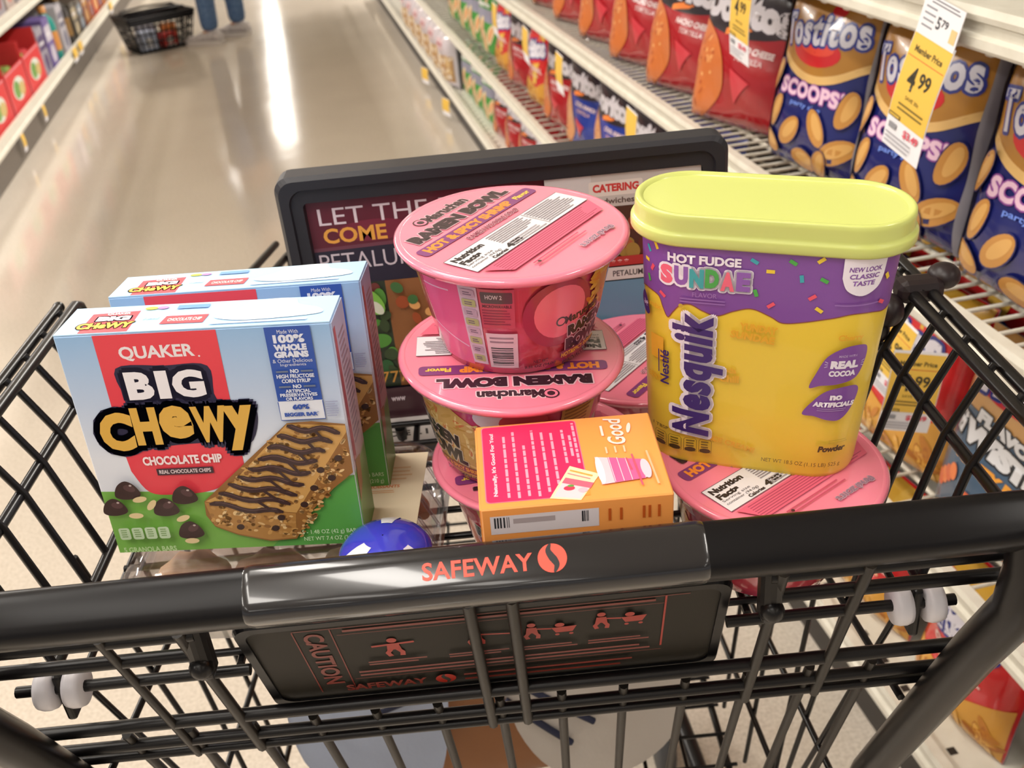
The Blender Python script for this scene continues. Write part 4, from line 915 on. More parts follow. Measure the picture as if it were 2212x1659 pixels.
def bag_doritos(base, b2, chip):
    m, fn = bag_shape(0.255, 0.284, 0.095, 3, film(b2, base), 1.6); A = Art(m, fn, 0.25, seg=14, h0=0.0002, dh=0.00015)
    A.poly(spline([(-120, 92), (-40, 100), (60, 98), (120, 84), (120, 30), (50, 10), (-40, 14), (-120, 36)], 5), '2b2228')
    A.poly([(-30, 12), (20, 18), (70, 40), (20, 32), (-30, 22)], 'e8803a')
    A.text('Doritos', 4, 56, 224, 56, 'd3ced6', bold=0.07, rot=-5, outline=('3a3038', 3)); A.text('NACHO CHEESE' if b2 != 'ranch' else 'COOL RANCH', 42, -8, 92, 11, 'dcc4c4', bold=0.04, rot=-5); A.text('TORTILLA', 42, -24, 60, 9, 'd0a8a8', bold=0.02, rot=-5)
    for pts in ([(-127, 20), (-70, 16), (-22, -24), (-14, -70), (-40, -112), (-80, -138), (-127, -138)],):
        A.poly(spline(pts, 4), chip)
    rb = random.Random(6)
    for k in range(26):
        x, y = rb.uniform(-118, -40), rb.uniform(-125, 5)
        A.ell(x, y, rb.uniform(3, 9), rb.uniform(2, 5), rb.choice(('d8945a', 'c87038', 'dca468', 'a8542c')), rb.uniform(0, 180), 8, False)
    A.h += A.dh
    A.poly([(10, -40), (60, -60), (20, -100)], 'c23a44')
    return m, 'tortilla chip'
def bag_twists():
    m, fn = bag_shape(0.22, 0.27, 0.085, 5, film('tan', 'b88a52')); A = Art(m, fn, 0.25, seg=14, h0=0.0002, dh=0.00015)
    A.poly([(-108, 40), (108, 40), (108, -134), (-108, -134)], '40566e'); A.ell(0, 92, 84, 32, 'c02228'); A.text('Fritos', 0, 92, 130, 40, 'd6d2dc', bold=0.08, rot=5, outline=('24307c', 5))
    A.text('FLAVOR', 12, 32, 120, 18, 'd4d4d8', bold=0.08, rot=-6, outline=('1c1e26', 2)); A.text('TWISTS', -6, 6, 170, 30, 'd8d8dc', bold=0.09, rot=-8, outline=('1c1e26', 3)); A.text('HONEY BBQ', 4, -28, 150, 18, 'd99436', bold=0.07, rot=-6)
    for x, y, r in ((-70, -66, 40), (0, -80, -20), (66, -72, 30), (-40, -112, 0), (50, -116, 60)):
        for k in range(4): A.ell(x + (k - 1.5) * 15 * math.cos(R(r)), y + (k - 1.5) * 15 * math.sin(R(r)), 13, 9, ('cf5a2c', 'e0763a')[k % 2], r + 50)
    return m, 'corn chip'
def bag_fritos():
    m, fn = bag_shape(0.22, 0.27, 0.085, 7, film('scarlet', 'c01e22'), 1.4); A = Art(m, fn, 0.25, seg=14, h0=0.0002, dh=0.00015)
    A.poly([(-108, 134), (108, 134), (108, 96), (-108, 110)], 'd8a83c'); A.poly([(-108, -40), (20, -70), (108, -30), (108, -134), (-108, -134)], 'c8913c'); A.poly([(30, 134), (80, 134), (20, -60), (-10, -60)], 'dcb048')
    A.ell(-10, 46, 88, 44, 'd23030'); A.text('Fritos', -10, 46, 160, 58, 'd8d4de', bold=0.09, rot=8, outline=('28307c', 6)); A.text('ORIGINAL', 0, -12, 120, 17, 'd8b4ae', bold=0.06, rot=-4); A.text('corn chips', 0, -34, 80, 10, 'e8cfa0', bold=0.02)
    rb = random.Random(3)
    for k in range(26): A.ell(rb.uniform(-100, 100), rb.uniform(-128, -64), rb.uniform(12, 22), rb.uniform(4, 7), rb.choice(('d9a24c', 'b8762e', 'e0b266', 'a8662a')), rb.uniform(0, 180), 10, False)
    return m, 'corn chip'
def bag_green():
    m, fn = bag_shape(0.22, 0.28, 0.085, 9, film('green', '3f8f3a')); A = Art(m, fn, 0.25, seg=14, h0=0.0002, dh=0.00015)
    A.poly([(-106, 40), (106, 40), (106, -10), (-106, 0)], '8a8a9c'); rb = random.Random(2)
    for x, y, r in ((-60, -60, 70), (20, -80, 90), (70, -50, 60), (-40, 90, 80), (50, 96, 70), (0, -30, 80)): A.ell(x, y, 44, 19, 'd8c8a0', r); A.ell(x, y, 32, 12, 'd8a070', r)
    A.text('jalapeno', 0, 56, 150, 26, 'd8dcd4', bold=0.06)
    return m, 'chip'
def bag_popcorn():
    m, fn = bag_shape(0.25, 0.25, 0.11, 11, film('milky', 'c9c0c6')); A = Art(m, fn, 0.2, seg=14, h0=0.0002, dh=0.00015)
    A.poly([(-118, 20), (118, 26), (118, -90), (-118, -90)], 'b08a5e'); rb = random.Random(2)
    for k in range(60): A.ell(rb.uniform(-105, 105), rb.uniform(-84, 20), rb.uniform(10, 22), rb.uniform(6, 14), rb.choice(('c9a878', 'd8c4a4', '9a6e42', 'e0d4c4')), rb.uniform(0, 180), 8, False)
    A.h += A.dh; A.rrect(-60, 42, 60, 96, 10, 'd8bcc0'); A.text('pork rinds', 0, 70, 100, 20, 'b8424e', bold=0.06)
    return m, 'snack'
PROTO = {}
def bag(kind, loc, lean, turn, label, sc=1.0, roll=0):
    """loc in aisle coordinates (x,y,z)"""
    made = {'scoops': bag_scoops, 'red': lambda: bag_doritos('9c141e', 'crimson', 'c06a36'), 'ranch': lambda: bag_doritos('20358e', 'ranch', 'c98a5a'), 'twists': bag_twists, 'fritos': bag_fritos, 'green': bag_green, 'popcorn': bag_popcorn}
    grp = {'scoops': 'blue and tan tortilla chip bags', 'red': 'dark red tortilla chip bags', 'ranch': 'blue tortilla chip bags', 'twists': 'blue grey twisted corn chip bags', 'fritos': 'red and gold corn chip bags', 'green': 'green chip bags', 'popcorn': 'clear pinkish snack bags'}[kind]
    if kind not in PROTO:
        m, cat = made[kind](); PROTO[kind] = (m.mesh('chip_bag'), cat)
    me, cat = PROTO[kind]
    o = bpy.data.objects.new('chip_bag', me); COL.objects.link(o)
    o.location = AI(*loc); o.rotation_euler = Euler((R(lean), R(roll), YAW - pi / 2 + R(turn))); o.scale = (sc, sc, sc)
    return tag(o, label, 'chip bag', grp)
C0, B0, D0 = 0.8035, 0.4625, 0.158
# middle shelf: blue scoops nearest the trolley, then dark red bags
N_ = ('first', 'second', 'third', 'fourth', 'fifth', 'sixth', 'seventh')
for k, (y, x, tn) in enumerate(((1.425, 0.755, 8), (1.165, 0.755, 6), (0.905, 0.755, 5), (0.645, 0.755, 4), (0.385, 0.76, 3))):
    bag('scoops', (x, y, C0), -12, tn, ('blue scoop chip bag right beside the dark red bags', 'blue scoop chip bag under the large hanging 4.99 tag', 'blue scoop chip bag second from the photo edge on the middle shelf', 'blue scoop chip bag above the white shelf wires at the photo edge', 'blue scoop chip bag beyond the photo edge, nearest the camera')[k])
    bag('scoops', (x + 0.125, y + 0.02, C0), -10, -4, 'blue scoop chip bag standing in the back row of the middle shelf')
for k, y in enumerate((1.70, 1.965, 2.23, 2.495, 2.76, 3.03)):
    bag('red', (0.75, y, C0), -13, 18 - k, 'dark red chip bag on the middle shelf, %s from blue scoop bags' % N_[k], 1.0)
    if k < 4: bag('red', (0.875, y + 0.03, C0), -12, 12, 'dark red chip bag in the back row of the middle shelf')
# lower shelf
for k, y in enumerate((1.92, 2.19, 2.46, 2.73)): bag('ranch', (0.755, y, B0), -8, 8, 'blue chip bag on the lower shelf, %s from the ad board' % N_[k])
for k, y in enumerate((3.0, 3.26, 3.52, 3.78)): bag('red' if k % 2 == 0 else 'fritos', (0.755, y, B0), -8, 8, 'red chip bag on the lower shelf, %s beyond the blue ones' % N_[k])
for k, y in enumerate((4.08, 4.34, 4.6, 4.86)): bag('green', (0.755, y, B0), -6, 6, 'green chip bag on the lower shelf, %s beyond the red ones' % N_[k])
for k, y in enumerate((1.37, 1.135)): bag('fritos', (0.765, y, B0), -10, 6, ('red corn chip bag on the lower shelf behind the yellow tub', 'red corn chip bag on the lower shelf behind the 4.99 tags')[k])
for k, y in enumerate((0.90, 0.665, 0.43)): bag('twists', (0.762, y, B0), -10, 5, ('blue grey twist chip bag just past the lower 4.99 tag', 'blue grey twist chip bag seen beyond the cart rail at the photo edge', 'blue grey twist chip bag nearest the camera on the lower shelf')[k])
for y in (1.37, 1.135, 0.90, 0.665): bag('fritos' if y > 1.1 else 'twists', (0.885, y + 0.02, B0), -8, 0, ('red' if y > 1.1 else 'blue grey') + ' corn chip bag in the back row of the lower shelf')
# bottom deck
for k, y in enumerate((1.62, 1.38, 1.14, 0.90, 0.66)): bag('fritos', (0.755, y, D0), -9, 6 - 3 * (k % 2), 'red and gold corn chip bag on the bottom deck, %s past the cart nose' % N_[k], 0.9, 0)
for k, y in enumerate((3.05, 3.28, 3.51, 3.74, 3.97)): bag('red', (0.755, y, D0), -8, 6, 'red chip bag on the bottom deck past the ad board, %s in line' % N_[k], 0.88)
for k, y in enumerate((4.22, 4.46, 4.70)): bag('green', (0.755, y, D0), -6, 6, 'green chip bag on the bottom deck, %s before the pale bags' % N_[k], 0.88)
for k, y in enumerate((4.98, 5.26, 5.54, 5.82, 6.10, 6.4)): bag('popcorn', (0.715, y, D0), -1, 4, 'pale clear snack bag far down on the bottom deck, %s in line' % N_[k], 1.0)

# ---- price tags
def price_tag(loc, ry, w, h, detail, label, seed=0, sideways=0, lean=0):
    t = thing('price_tag', AI(*loc), (R(lean), 0, YAW - pi / 2 + R(sideways)), label, 'price tag', 'yellow and white shelf price tags')
    t.rotation_euler = (Matrix.Rotation(YAW - pi / 2 + R(sideways), 4, 'Z') @ Matrix.Rotation(R(lean), 4, 'X') @ Matrix.Rotation(R(ry), 4, 'Y')).to_euler()
    m = MB(); W, Hh = w * 1000, h * 1000
    g = [[(-w / 2 + w * i / 2, -0.004 * math.sin(pi * j / 8), -h * j / 8) for i in range(3)] for j in range(9)]
    PAPER = mat('white_paper', 'e2e0e4', 0.6)
    m.add([p for r in g for p in r], [[j * 3 + i, (j + 1) * 3 + i, (j + 1) * 3 + i + 1, j * 3 + i + 1] for j in range(8) for i in range(2)], PAPER, True)
    bk = [[(x, y + 0.0004, z) for x, y, z in r] for r in g]
    m.add([p for r in bk for p in r], [[j * 3 + i, j * 3 + i + 1, (j + 1) * 3 + i + 1, (j + 1) * 3 + i] for j in range(8) for i in range(2)], PAPER, True)
    A = Art(m, lambda u, v, hh: Vector((u, -0.004 * math.sin(pi * min(1, max(0, -v / h))) - hh - 0.0002, v)), 0.6, seg=(0, Hh / 8), h0=0.0002, dh=0.0001)
    YL = 'dfb548'; top = -0.0 * Hh
    A.rect(-W / 2 * 0.97, -Hh * 0.74, W / 2 * 0.97, -Hh * 0.03, YL)
    if detail:
        A.text('Member Price', 0, -Hh * 0.14, W * 0.7, Hh * 0.055, '4a3c14', bold=0.03); A.line([(-W * .46, -Hh * .21), (W * .46, -Hh * .21)], 0.8, 'c8542e')
        A.text('4', -W * 0.17, -Hh * 0.37, W * 0.2, Hh * 0.2, '2c2818', bold=0.02); A.text('99', W * 0.14, -Hh * 0.345, W * 0.28, Hh * 0.13, '2c2818', bold=0.02)
        A.text('SAVE 30c', 0, -Hh * 0.53, W * 0.36, Hh * 0.032, '5a4c1c', bold=0.0); A.bars(-W * 0.3, -Hh * 0.66, W * 0.36, -Hh * 0.58, '6a5a24', 2, 0.35, 0.1)
        A.rect(-W * 0.47, -Hh * 0.735, -W * 0.16, -Hh * 0.70, '4a4020'); A.rect(-W * 0.45, -Hh * 0.728, -W * 0.18, -Hh * 0.707, 'c8a440')
        A.text('$3.49', W * 0.2, -Hh * 0.81, W * 0.4, Hh * 0.075, 'd2485c', bold=0.03); A.rect(-W * 0.4, -Hh * 0.83, -W * 0.2, -Hh * 0.78, '8a8a90'); A.bars(-W * 0.44, -Hh * 0.97, W * 0.3, -Hh * 0.86, '9a98a0', 3, 0.3, 0.3)
    m.build('paper', t)
    if detail == 2:
        m = MB(); m.box((0, -0.001, 0.017), (w * 0.96, 0.0008, 0.042), PAPER); A = Art(m, planar((0, -0.0014, 0.017), (1, 0, 0), (0, 0, 1)), 0.6); A.text('5', -W * 0.02, -2, W * 0.1, 13, '4a4a50', bold=0.03); A.text('79', W * 0.13, 0, W * 0.16, 8, '4a4a50', bold=0.03); A.bars(-W * 0.4, -14, -W * 0.12, 12, '8a8a92', 4, 0.3, 0.3); A.bars(-W * 0.3, 13, W * 0.4, 20, '7a7a82', 2, 0.4, 0.2); A.rect(W * .3, -14, W * .44, 0, 'd8bc84')
        m.build('shelf_label', t)
    return t
price_tag((0.664, 1.005, 1.094), 8, 0.078, 0.132, 2, 'large hanging 4.99 price tag on the top rail, above the blue scoop bags', lean=-8)
price_tag((0.664, 1.0, 0.762), 6, 0.062, 0.114, 1, 'hanging 4.99 price tag behind the cart rail on the right', lean=-6)
price_tag((0.669, 1.030, 0.763), 6, 0.058, 0.112, 1, 'hanging price tag tucked half behind the lower 4.99 tag', lean=-6)
price_tag((0.64, 0.925, 0.760), 6, 0.06, 0.11, 1, 'price tag turned edge-on beside the lower 4.99 tag', sideways=70)
price_tag((0.664, 1.50, 1.094), 6, 0.072, 0.125, 1, 'price tag hanging over the nearest dark red bag')
for k, (y, z, lb) in enumerate(((2.06, 0.758, 'yellow price tag hanging over the blue bags behind the ad board'), (2.66, 0.758, 'yellow price tag hanging where blue bags meet red ones'), (3.05, 0.758, 'yellow price tag over red bags, farther than the one above the blue bags'), (3.5, 0.758, 'yellow price tag near the top edge of the photo over red bags'), (3.78, 0.116, 'small yellow price tag low on the bottom deck near the ad board'), (4.9, 0.116, 'small yellow price tag low on the bottom deck by the pale bags'), (5.6, 0.116, 'farthest yellow price tag low on the right-hand bottom deck'))):
    price_tag((0.666 if z > .5 else 0.655, y, z), 4, 0.07, 0.105 if z > .5 else 0.085, 0, lb, sideways=0 if z > .5 else 20)

# ================================================================== LEFT-HAND SHELVING
XL = -1.37
ls = thing('grocery_shelving', AI(XL, 7.5), (0, 0, YAW), 'cream grocery shelving with red display boxes along the left of the aisle', 'store shelf')
Y0, Y1 = -4.2, 6.5
def lipL(m, z0, z1):
    prof = [(-0.012, z0), (0.0, z0), (0.003, z0 + 0.004), (0.003, z0 + 0.02), (-0.002, z0 + 0.024), (-0.002, z1 - 0.024), (0.003, z1 - 0.02), (0.003, z1), (-0.012, z1)]
    n = len(prof); vs = [(a, y, b) for y in (Y0, Y1) for a, b in prof]
    m.add(vs, [[i, n + i, n + i + 1, i + 1] for i in range(n - 1)], WHITEMET)
m = MB(); m.box((-0.28, (Y0 + Y1) / 2, 0.065), (0.52, Y1 - Y0, 0.128), mat('grey_kick_plate', '5c544c', 0.45)); m.build('kick_plate', ls)
for zl, zh in ((0.128, 0.200), (0.555, 0.620), (0.95, 1.015), (1.4, 1.46)):
    m = MB(); lipL(m, zl, zh); m.build('price_rail', ls)
    m = MB(); m.box((-0.26, (Y0 + Y1) / 2, zl + 0.03), (0.5, Y1 - Y0, 0.012), WHITEMET); m.build('shelf_tray', ls)
m = MB(); m.box((-0.53, (Y0 + Y1) / 2, 0.95), (0.02, Y1 - Y0, 1.9), MATS['back_panel_brown']); m.build('back_panel', ls)
rl = random.Random(12)
def crate(y, w, col, rim, h=0.22):
    t = thing('display_box', AI(XL - 0.02, y, 0.165), (0, 0, YAW + pi / 2), 'x', 'display box', 'red cardboard display boxes on the left shelf')
    m = MB(); CB = mat('red_display_card', col, 0.45)
    m.box((0, 0.16, 0.004), (w, 0.30, 0.008), CB); m.box((0, 0.31, h / 2), (w, 0.006, h), CB)
    for s in (-1, 1): m.box((s * (w / 2 - 0.003), 0.16, h * 0.5), (0.006, 0.30, h), CB)
    m.box((0, 0.008, h * 0.36), (w, 0.006, h * 0.72), CB)
    A = Art(m, planar((0, 0.005, 0), (1, 0, 0), (0, 0, 1)), 0.45); W = w * 500
    A.line([(-W * .94, 8), (W * .94, 8), (W * .94, h * 690), (-W * .94, h * 690), (-W * .94, 8)], 10, rim); A.ell(0, h * 380, W * 0.6, h * 180, 'd8dcd0'); A.ell(-W * .2, h * 380, W * 0.3, h * 140, '6f9a4a'); A.ell(W * .3, h * 340, W * 0.28, h * 110, 'c8b070')
    m.build('tray', t); return t
for k, y in enumerate((4.75, 5.2, 5.66, 6.12)):
    c_ = crate(y, 0.43, 'd23a3c', 'd98a90', 0.30); c_['label'] = ('nearest red display box on the left shelf, mostly cut off by the frame', 'red display box second from the left edge of the photo', 'red display box third from the left edge of the photo', 'farthest red display box, next to the teal pack')[k]
    for j in range(3):
        m = MB(); m.box((0, 0, 0.095), (0.11, 0.11, 0.19), mat('pouch_%d' % ((k + j) % 4), ('7f9a4e', 'c8484c', 'b7b0b0', '8d6a48')[(k + j) % 4], 0.35), 0.016)
        A = Art(m, planar((0, -0.0555, 0.095), (1, 0, 0), (0, 0, 1)), 0.3); A.ell(0, 20, 32, 34, ('c8d0a0', 'e0b0a8', '6a6a7a', 'd8c090')[(k + j) % 4]); A.rect(-36, -50, 36, -30, 'd8d4d0')
        o = m.build('snack_pouch'); o.matrix_world = AM @ Matrix.Translation((XL - 0.13, y - 0.13 + 0.13 * j, 0.1735)) @ Matrix.Rotation(pi / 2, 4, 'Z')
        tag(o, 'snack pouch standing inside a red display box on the left shelf', 'pouch', 'pouches in the red display boxes')
def bottle(loc, r, h, col, cap, label, cat='bottle'):
    t = thing('bottle', AI(*loc), (0, 0, 0), label, cat, 'packs and bottles beyond the red boxes')
    m = MB(); m.lathe([(0.001, 0), (r * .9, 0), (r, .01), (r, h * .66), (r * .85, h * .76), (r * .4, h * .86), (r * .36, h * .9)], mat('bottle_' + col, col, 0.2, coat=0.4), 20)
    m.lathe([(r * 1.005, h * .2), (r * 1.005, h * .55)], mat('bottle_label_' + cap, cap, 0.4), 20); m.build('body', t)
    m = MB(); m.lathe([(r * .45, h * .88), (r * .45, h), (0.001, h)], mat('cap_' + cap, cap, 0.4), 16); m.build('cap', t)
    return t
def pack(loc, w, d, h, col, c2, label):
    t = thing('carton', AI(*loc), (0, 0, YAW + pi / 2), label, 'carton', 'packs and bottles beyond the red boxes')
    m = MB(); m.box((0, d / 2, h / 2), (w, d, h), mat('pack_' + col, col, 0.4), 0.003)
    A = Art(m, planar((0, 0, 0), (1, 0, 0), (0, 0, 1)), 0.4); W, Hh = w * 500, h * 1000
    A.rect(-W * .9, Hh * .55, W * .9, Hh * .85, c2); A.ell(0, Hh * .3, W * .6, Hh * .18, c2); A.rect(-W * .7, Hh * .66, W * .5, Hh * .72, 'e0dce0'); m.build('body', t); return t
y = 6.47; cols = [('9a94a0', '5a4a70'), ('6b5a94', 'c8c0cc'), ('2e8f84', 'c98a4a'), ('b8b4bc', '6a6a80'), ('3c3836', '8a6a40'), ('4a443c', 'a89878'), ('5a5048', '7a8a9a'), ('8a4a34', 'c89040'), ('b86a34', '6a3a58'), ('c23a34', 'd8a860'), ('a85a3a', '5a4a70'), ('c8783a', '3a3a5a'), ('8a8a94', 'c8b060'), ('b08a5a', '4a5a7a'), ('c4603a', 'd8c8a0'), ('6a5a70', 'c8a060')]
place = ('right after the red boxes', 'a little past the red boxes', 'beside the teal one')
for k, (a, b) in enumerate(cols):
    lb = '%s pack on the bottom left shelf, %s after the red display boxes' % (('pale grey', 'purple', 'teal', 'light grey', 'black', 'dark brown', 'dark taupe', 'rust brown', 'orange', 'bright red', 'brick', 'amber orange', 'grey and yellow', 'tan', 'red orange', 'mauve')[k], ('first', 'second', 'third', 'fourth', 'fifth', 'sixth', 'seventh', 'eighth', 'ninth', 'tenth', 'eleventh', 'twelfth', 'thirteenth', 'fourteenth', 'fifteenth', 'sixteenth')[k])
    if k in (2, 4): bottle((XL - 0.08, y, 0.165), 0.055, 0.32, a, b, lb.replace('pack', 'bottle'))
    else: pack((XL - 0.03, y, 0.165), 0.19, 0.22, 0.22 + 0.1 * rl.random(), a, b, lb)
    y += 0.235
y = 4.6
for k in range(18):
    a, b = rl.choice((('b8a8a0', 'c8605a'), ('7a7480', 'd8c88a'), ('c86a5a', 'd8d0c8'), ('4a4440', 'a8a0a0'), ('d8ccb8', '6a7a9a'), ('c8b04a', '5a4a5a'), ('a09aa0', '8a3a3a')))
    nm = {'b8a8a0': 'beige', '7a7480': 'grey', 'c86a5a': 'coral', '4a4440': 'charcoal', 'd8ccb8': 'cream', 'c8b04a': 'mustard', 'a09aa0': 'silver grey'}[a]
    o = pack((XL - 0.04, y, 0.592), 0.2, 0.22, 0.2 + 0.12 * rl.random(), a, b, nm + ' pack on the upper left shelf, above the red display boxes' if y < 6.2 else nm + ' pack on the upper left shelf, beyond the red display boxes'); o['group'] = 'packs on the upper shelf'; y += 0.25
for k, (y, z, lb) in enumerate(((5.30, 0.136, 'small orange price tag low on the left shelf near the photo edge'), (5.88, 0.136, 'small orange price tag low on the left shelf below the red boxes'))):
    t = price_tag((XL + 0.006, y, z), 0, 0.055, 0.085, 0, lb); t.rotation_euler = Euler((0, 0, YAW + pi / 2))
for k, (y, lb) in enumerate(((7.12, 'yellow price tag on the left rail, nearest of the pair past the teal bottle'), (7.34, 'yellow price tag on the left rail, farther of the pair past the teal bottle'), (9.0, 'distant yellow price tag on the left rail by the shopper'))):
    t = price_tag((XL + 0.006, y, 0.20), 0, 0.15, 0.085, 0, lb); t.rotation_euler = Euler((0, 0, YAW + pi / 2))

# ================================================================== SHOPPER AND HAND BASKET FAR DOWN THE AISLE
def skin(name, nodes, edges, parent, material, sub=2, root=0):
    me = bpy.data.meshes.new(name); me.from_pydata([n[0] for n in nodes], edges, []); o = bpy.data.objects.new(name, me); COL.objects.link(o)
    o.modifiers.new('skin', 'SKIN'); sv = me.skin_vertices[0].data
    for i, n in enumerate(nodes): sv[i].radius = n[1] if isinstance(n[1], tuple) else (n[1], n[1]); sv[i].use_root = (i == root)
    sb = o.modifiers.new('sub', 'SUBSURF'); sb.levels = sub; sb.render_levels = sub
    bpy.context.view_layer.update()
    em = bpy.data.meshes.new_from_object(o.evaluated_get(bpy.context.evaluated_depsgraph_get()))
    bpy.data.objects.remove(o); em.name = name
    em.materials.clear(); em.materials.append(material)
    em.polygons.foreach_set('use_smooth', [True] * len(em.polygons))
    r = bpy.data.objects.new(name, em); COL.objects.link(r); r.parent = parent; return r
# local axes: +Y is where the shopper faces, feet staggered
pp = thing('person', AI(-0.47, 7.86), (0, 0, YAW + R(60)), 'person in blue jeans and pale grey trainers standing beside the black hand basket', 'person')
SK = mat('skin_tone', 'c99a7c', 0.5); JE = mat('washed_denim', '5d7aa0', 0.8, speck=(60, '4a6690', 0.4, 0.6)); SW = mat('grey_jersey', '6d6f78', 0.85); SHO = mat('pale_grey_mesh', 'cdc8c8', 0.7, speck=(50, 'b4afb0', 0.4, 0.6)); SOLE = mat('white_sole', 'd2cdca', 0.5)
fL, fR = Vector((-0.135, 0.03, 0)), Vector((0.135, -0.03, 0))
N = [((0, 0, .95), (.15, .11)), ((0, .0, 1.12), (.135, .10)), ((0, 0, 1.3), (.155, .11)), ((0, -.01, 1.42), (.10, .085)), ((0, 0, 1.5), .055), ((0, .015, 1.58), (.07, .085)), ((0, .02, 1.68), (.075, .095)), ((0, .01, 1.75), (.05, .06))]
E_ = [(0, 1), (1, 2), (2, 3), (3, 4), (4, 5), (5, 6), (6, 7)]
for s, f in ((-1, fL), (1, fR)):
    b0 = len(N); N += [((s * .09, 0, .88), .085), ((s * .105, f.y * .6 + .01, .5), .058), ((f.x, f.y - .01, .28), .05), ((f.x, f.y - .02, .1), .036), ((f.x, f.y + .06, .045), .03)]
    E_ += [(0, b0), (b0, b0 + 1), (b0 + 1, b0 + 2), (b0 + 2, b0 + 3), (b0 + 3, b0 + 4)]
    a0 = len(N); N += [((s * .19, 0, 1.41), .05), ((s * .24, -.03, 1.14), .04), ((s * .23, .12, .93), .03), ((s * .225, .17, .87), (.035, .018))]
    E_ += [(3, a0), (a0, a0 + 1), (a0 + 1, a0 + 2), (a0 + 2, a0 + 3)]
    for q in range(4):
        h0 = len(N); N += [((s * (.225 + .012 * (q - 1.5)), .205, .845), .009), ((s * (.222 + .012 * (q - 1.5)), .225, .815), .0075)]; E_ += [(a0 + 3, h0), (h0, h0 + 1)]
    h0 = len(N); N += [((s * .205, .195, .875), .009), ((s * .198, .215, .86), .008)]; E_ += [(a0 + 3, h0), (h0, h0 + 1)]
body = skin('body', N, E_, pp, SK)
skin('jeans', [((0, 0, .98), (.165, .125))] + [((s * .095, (f.y * .2), .86), .105) for s, f in ((-1, fL), (1, fR))] + [((s * .112, f.y * .6 + .01, .5), .078) for s, f in ((-1, fL), (1, fR))] + [((f.x, f.y - .012, .26), .068) for f in (fL, fR)] + [((f.x, f.y - .005, .078), .064) for f in (fL, fR)], [(0, 1), (0, 2), (1, 3), (2, 4), (3, 5), (4, 6), (5, 7), (6, 8)], pp, JE)
skin('sweater', [((0, 0, .98), (.175, .135)), ((0, 0, 1.2), (.16, .125)), ((0, -.005, 1.38), (.15, .115)), ((0, -.005, 1.46), (.07, .07)), ((-.2, 0, 1.41), .065), ((-.245, -.03, 1.14), .055), ((-.235, .1, .96), .045), ((.2, 0, 1.41), .065), ((.245, -.03, 1.14), .055), ((.235, .1, .96), .045)], [(0, 1), (1, 2), (2, 3), (2, 4), (4, 5), (5, 6), (2, 7), (7, 8), (8, 9)], pp, SW)
skin('hair', [((0, -.01, 1.76), (.085, .10)), ((0, -.045, 1.69), (.088, .085)), ((0, -.07, 1.58), (.07, .045))], [(0, 1), (1, 2)], pp, mat('brown_hair', '4a3424', 0.6))
m = MB(); m.lathe([(0.001, -.02), (.012, -.01), (.016, .0), (.012, .012), (.001, .02)], SK, 10, Matrix.Translation((0, .118, 1.63)))
for s in (-1, 1): m.ball((s * .034, .103, 1.665), .012, mat('eye_white', 'e8e4e0', 0.3)); m.ball((s * .034, .113, 1.665), .006, mat('iris', '3a2a20', 0.2)); m.ball((s * .085, .0, 1.64), (.012, .022, .034), SK)
m.ball((0, .103, 1.585), (.026, .010, .007), mat('lip', 'a8625a', 0.4)); m.build('face', pp)
for f in (fL, fR):
    T = Matrix.Translation((f.x, f.y, 0))
    m = MB(); rings = []
    for y, w, h in ((-.085, .03, .05), (-.08, .038, .085), (-.05, .043, .105), (-.01, .044, .10), (.04, .046, .082), (.09, .050, .066), (.14, .052, .058), (.18, .046, .05), (.205, .03, .036), (.212, .012, .022)):
        rings.append([(w * math.cos(t), y, 0.016 + max(0, (h - 0.016)) * (0.5 + 0.5 * math.sin(t)) if math.sin(t) > -2 else 0) for t in [2 * pi * i / 16 for i in range(16)]])
    m.loft(rings[::-1], SHO, True, True, True, T)
    sh_ = m.build('shoe', pp)
    m = MB(); ol = [(-.045, -.06), (-.03, -.09), (.03, -.09), (.045, -.06), (.045, 0), (.05, .1), (.048, .17), (.03, .21), (0, .222), (-.03, .21), (-.048, .17), (-.05, .1), (-.045, 0)]
    m.loft([[(x, y, 0.0) for x, y in ol], [(x * 1.03, y * 1.01, 0.012) for x, y in ol], [(x, y, 0.028) for x, y in ol]], SOLE, True, True, True, T); s2 = m.build('sole', sh_)
    m = MB()
    for k in range(4): m.tube([(f.x - .022, f.y + .03 + .02 * k, .088 - .007 * k), (f.x, f.y + .035 + .02 * k, .095 - .007 * k), (f.x + .022, f.y + .03 + .02 * k, .088 - .007 * k)], .003, SOLE, 5)
    m.build('laces', sh_)
# hand basket
hb = thing('hand_basket', AI(-0.93, 7.86), (0, 0, YAW + R(26)), 'black plastic shopping basket standing on the aisle floor by the shopper', 'basket')
BK = mat('black_basket_plastic', '121013', 0.45, spec=0.3)
m = MB(); T0, B0_ = (0.235, 0.165), (0.185, 0.12)
def wallpt(side, u, z):
    k = z / 0.24; a = B0_[0] + (T0[0] - B0_[0]) * k; b = B0_[1] + (T0[1] - B0_[1]) * k
    return {0: (u * a, -b, z), 1: (u * a, b, z), 2: (-a, u * b, z), 3: (a, u * b, z)}[side]
m.box((0, 0, 0.006), (0.36, 0.235, 0.008), BK, 0.003)
for sd in range(4):
    n = 11 if sd < 2 else 7
    for k in range(n + 1):
        u = -1 + 2 * k / n; m.tube([wallpt(sd, u, 0.004), wallpt(sd, u, 0.235)], 0.005, BK, 5)
    for z in (0.02, 0.075, 0.13, 0.18): m.tube([wallpt(sd, -1, z), wallpt(sd, 1, z)], 0.006, BK, 5)
    for z in (0.205, 0.222, 0.238): m.tube([wallpt(sd, -1, z), wallpt(sd, 1, z)], 0.011, BK, 6)
m.build('basket_shell', hb)
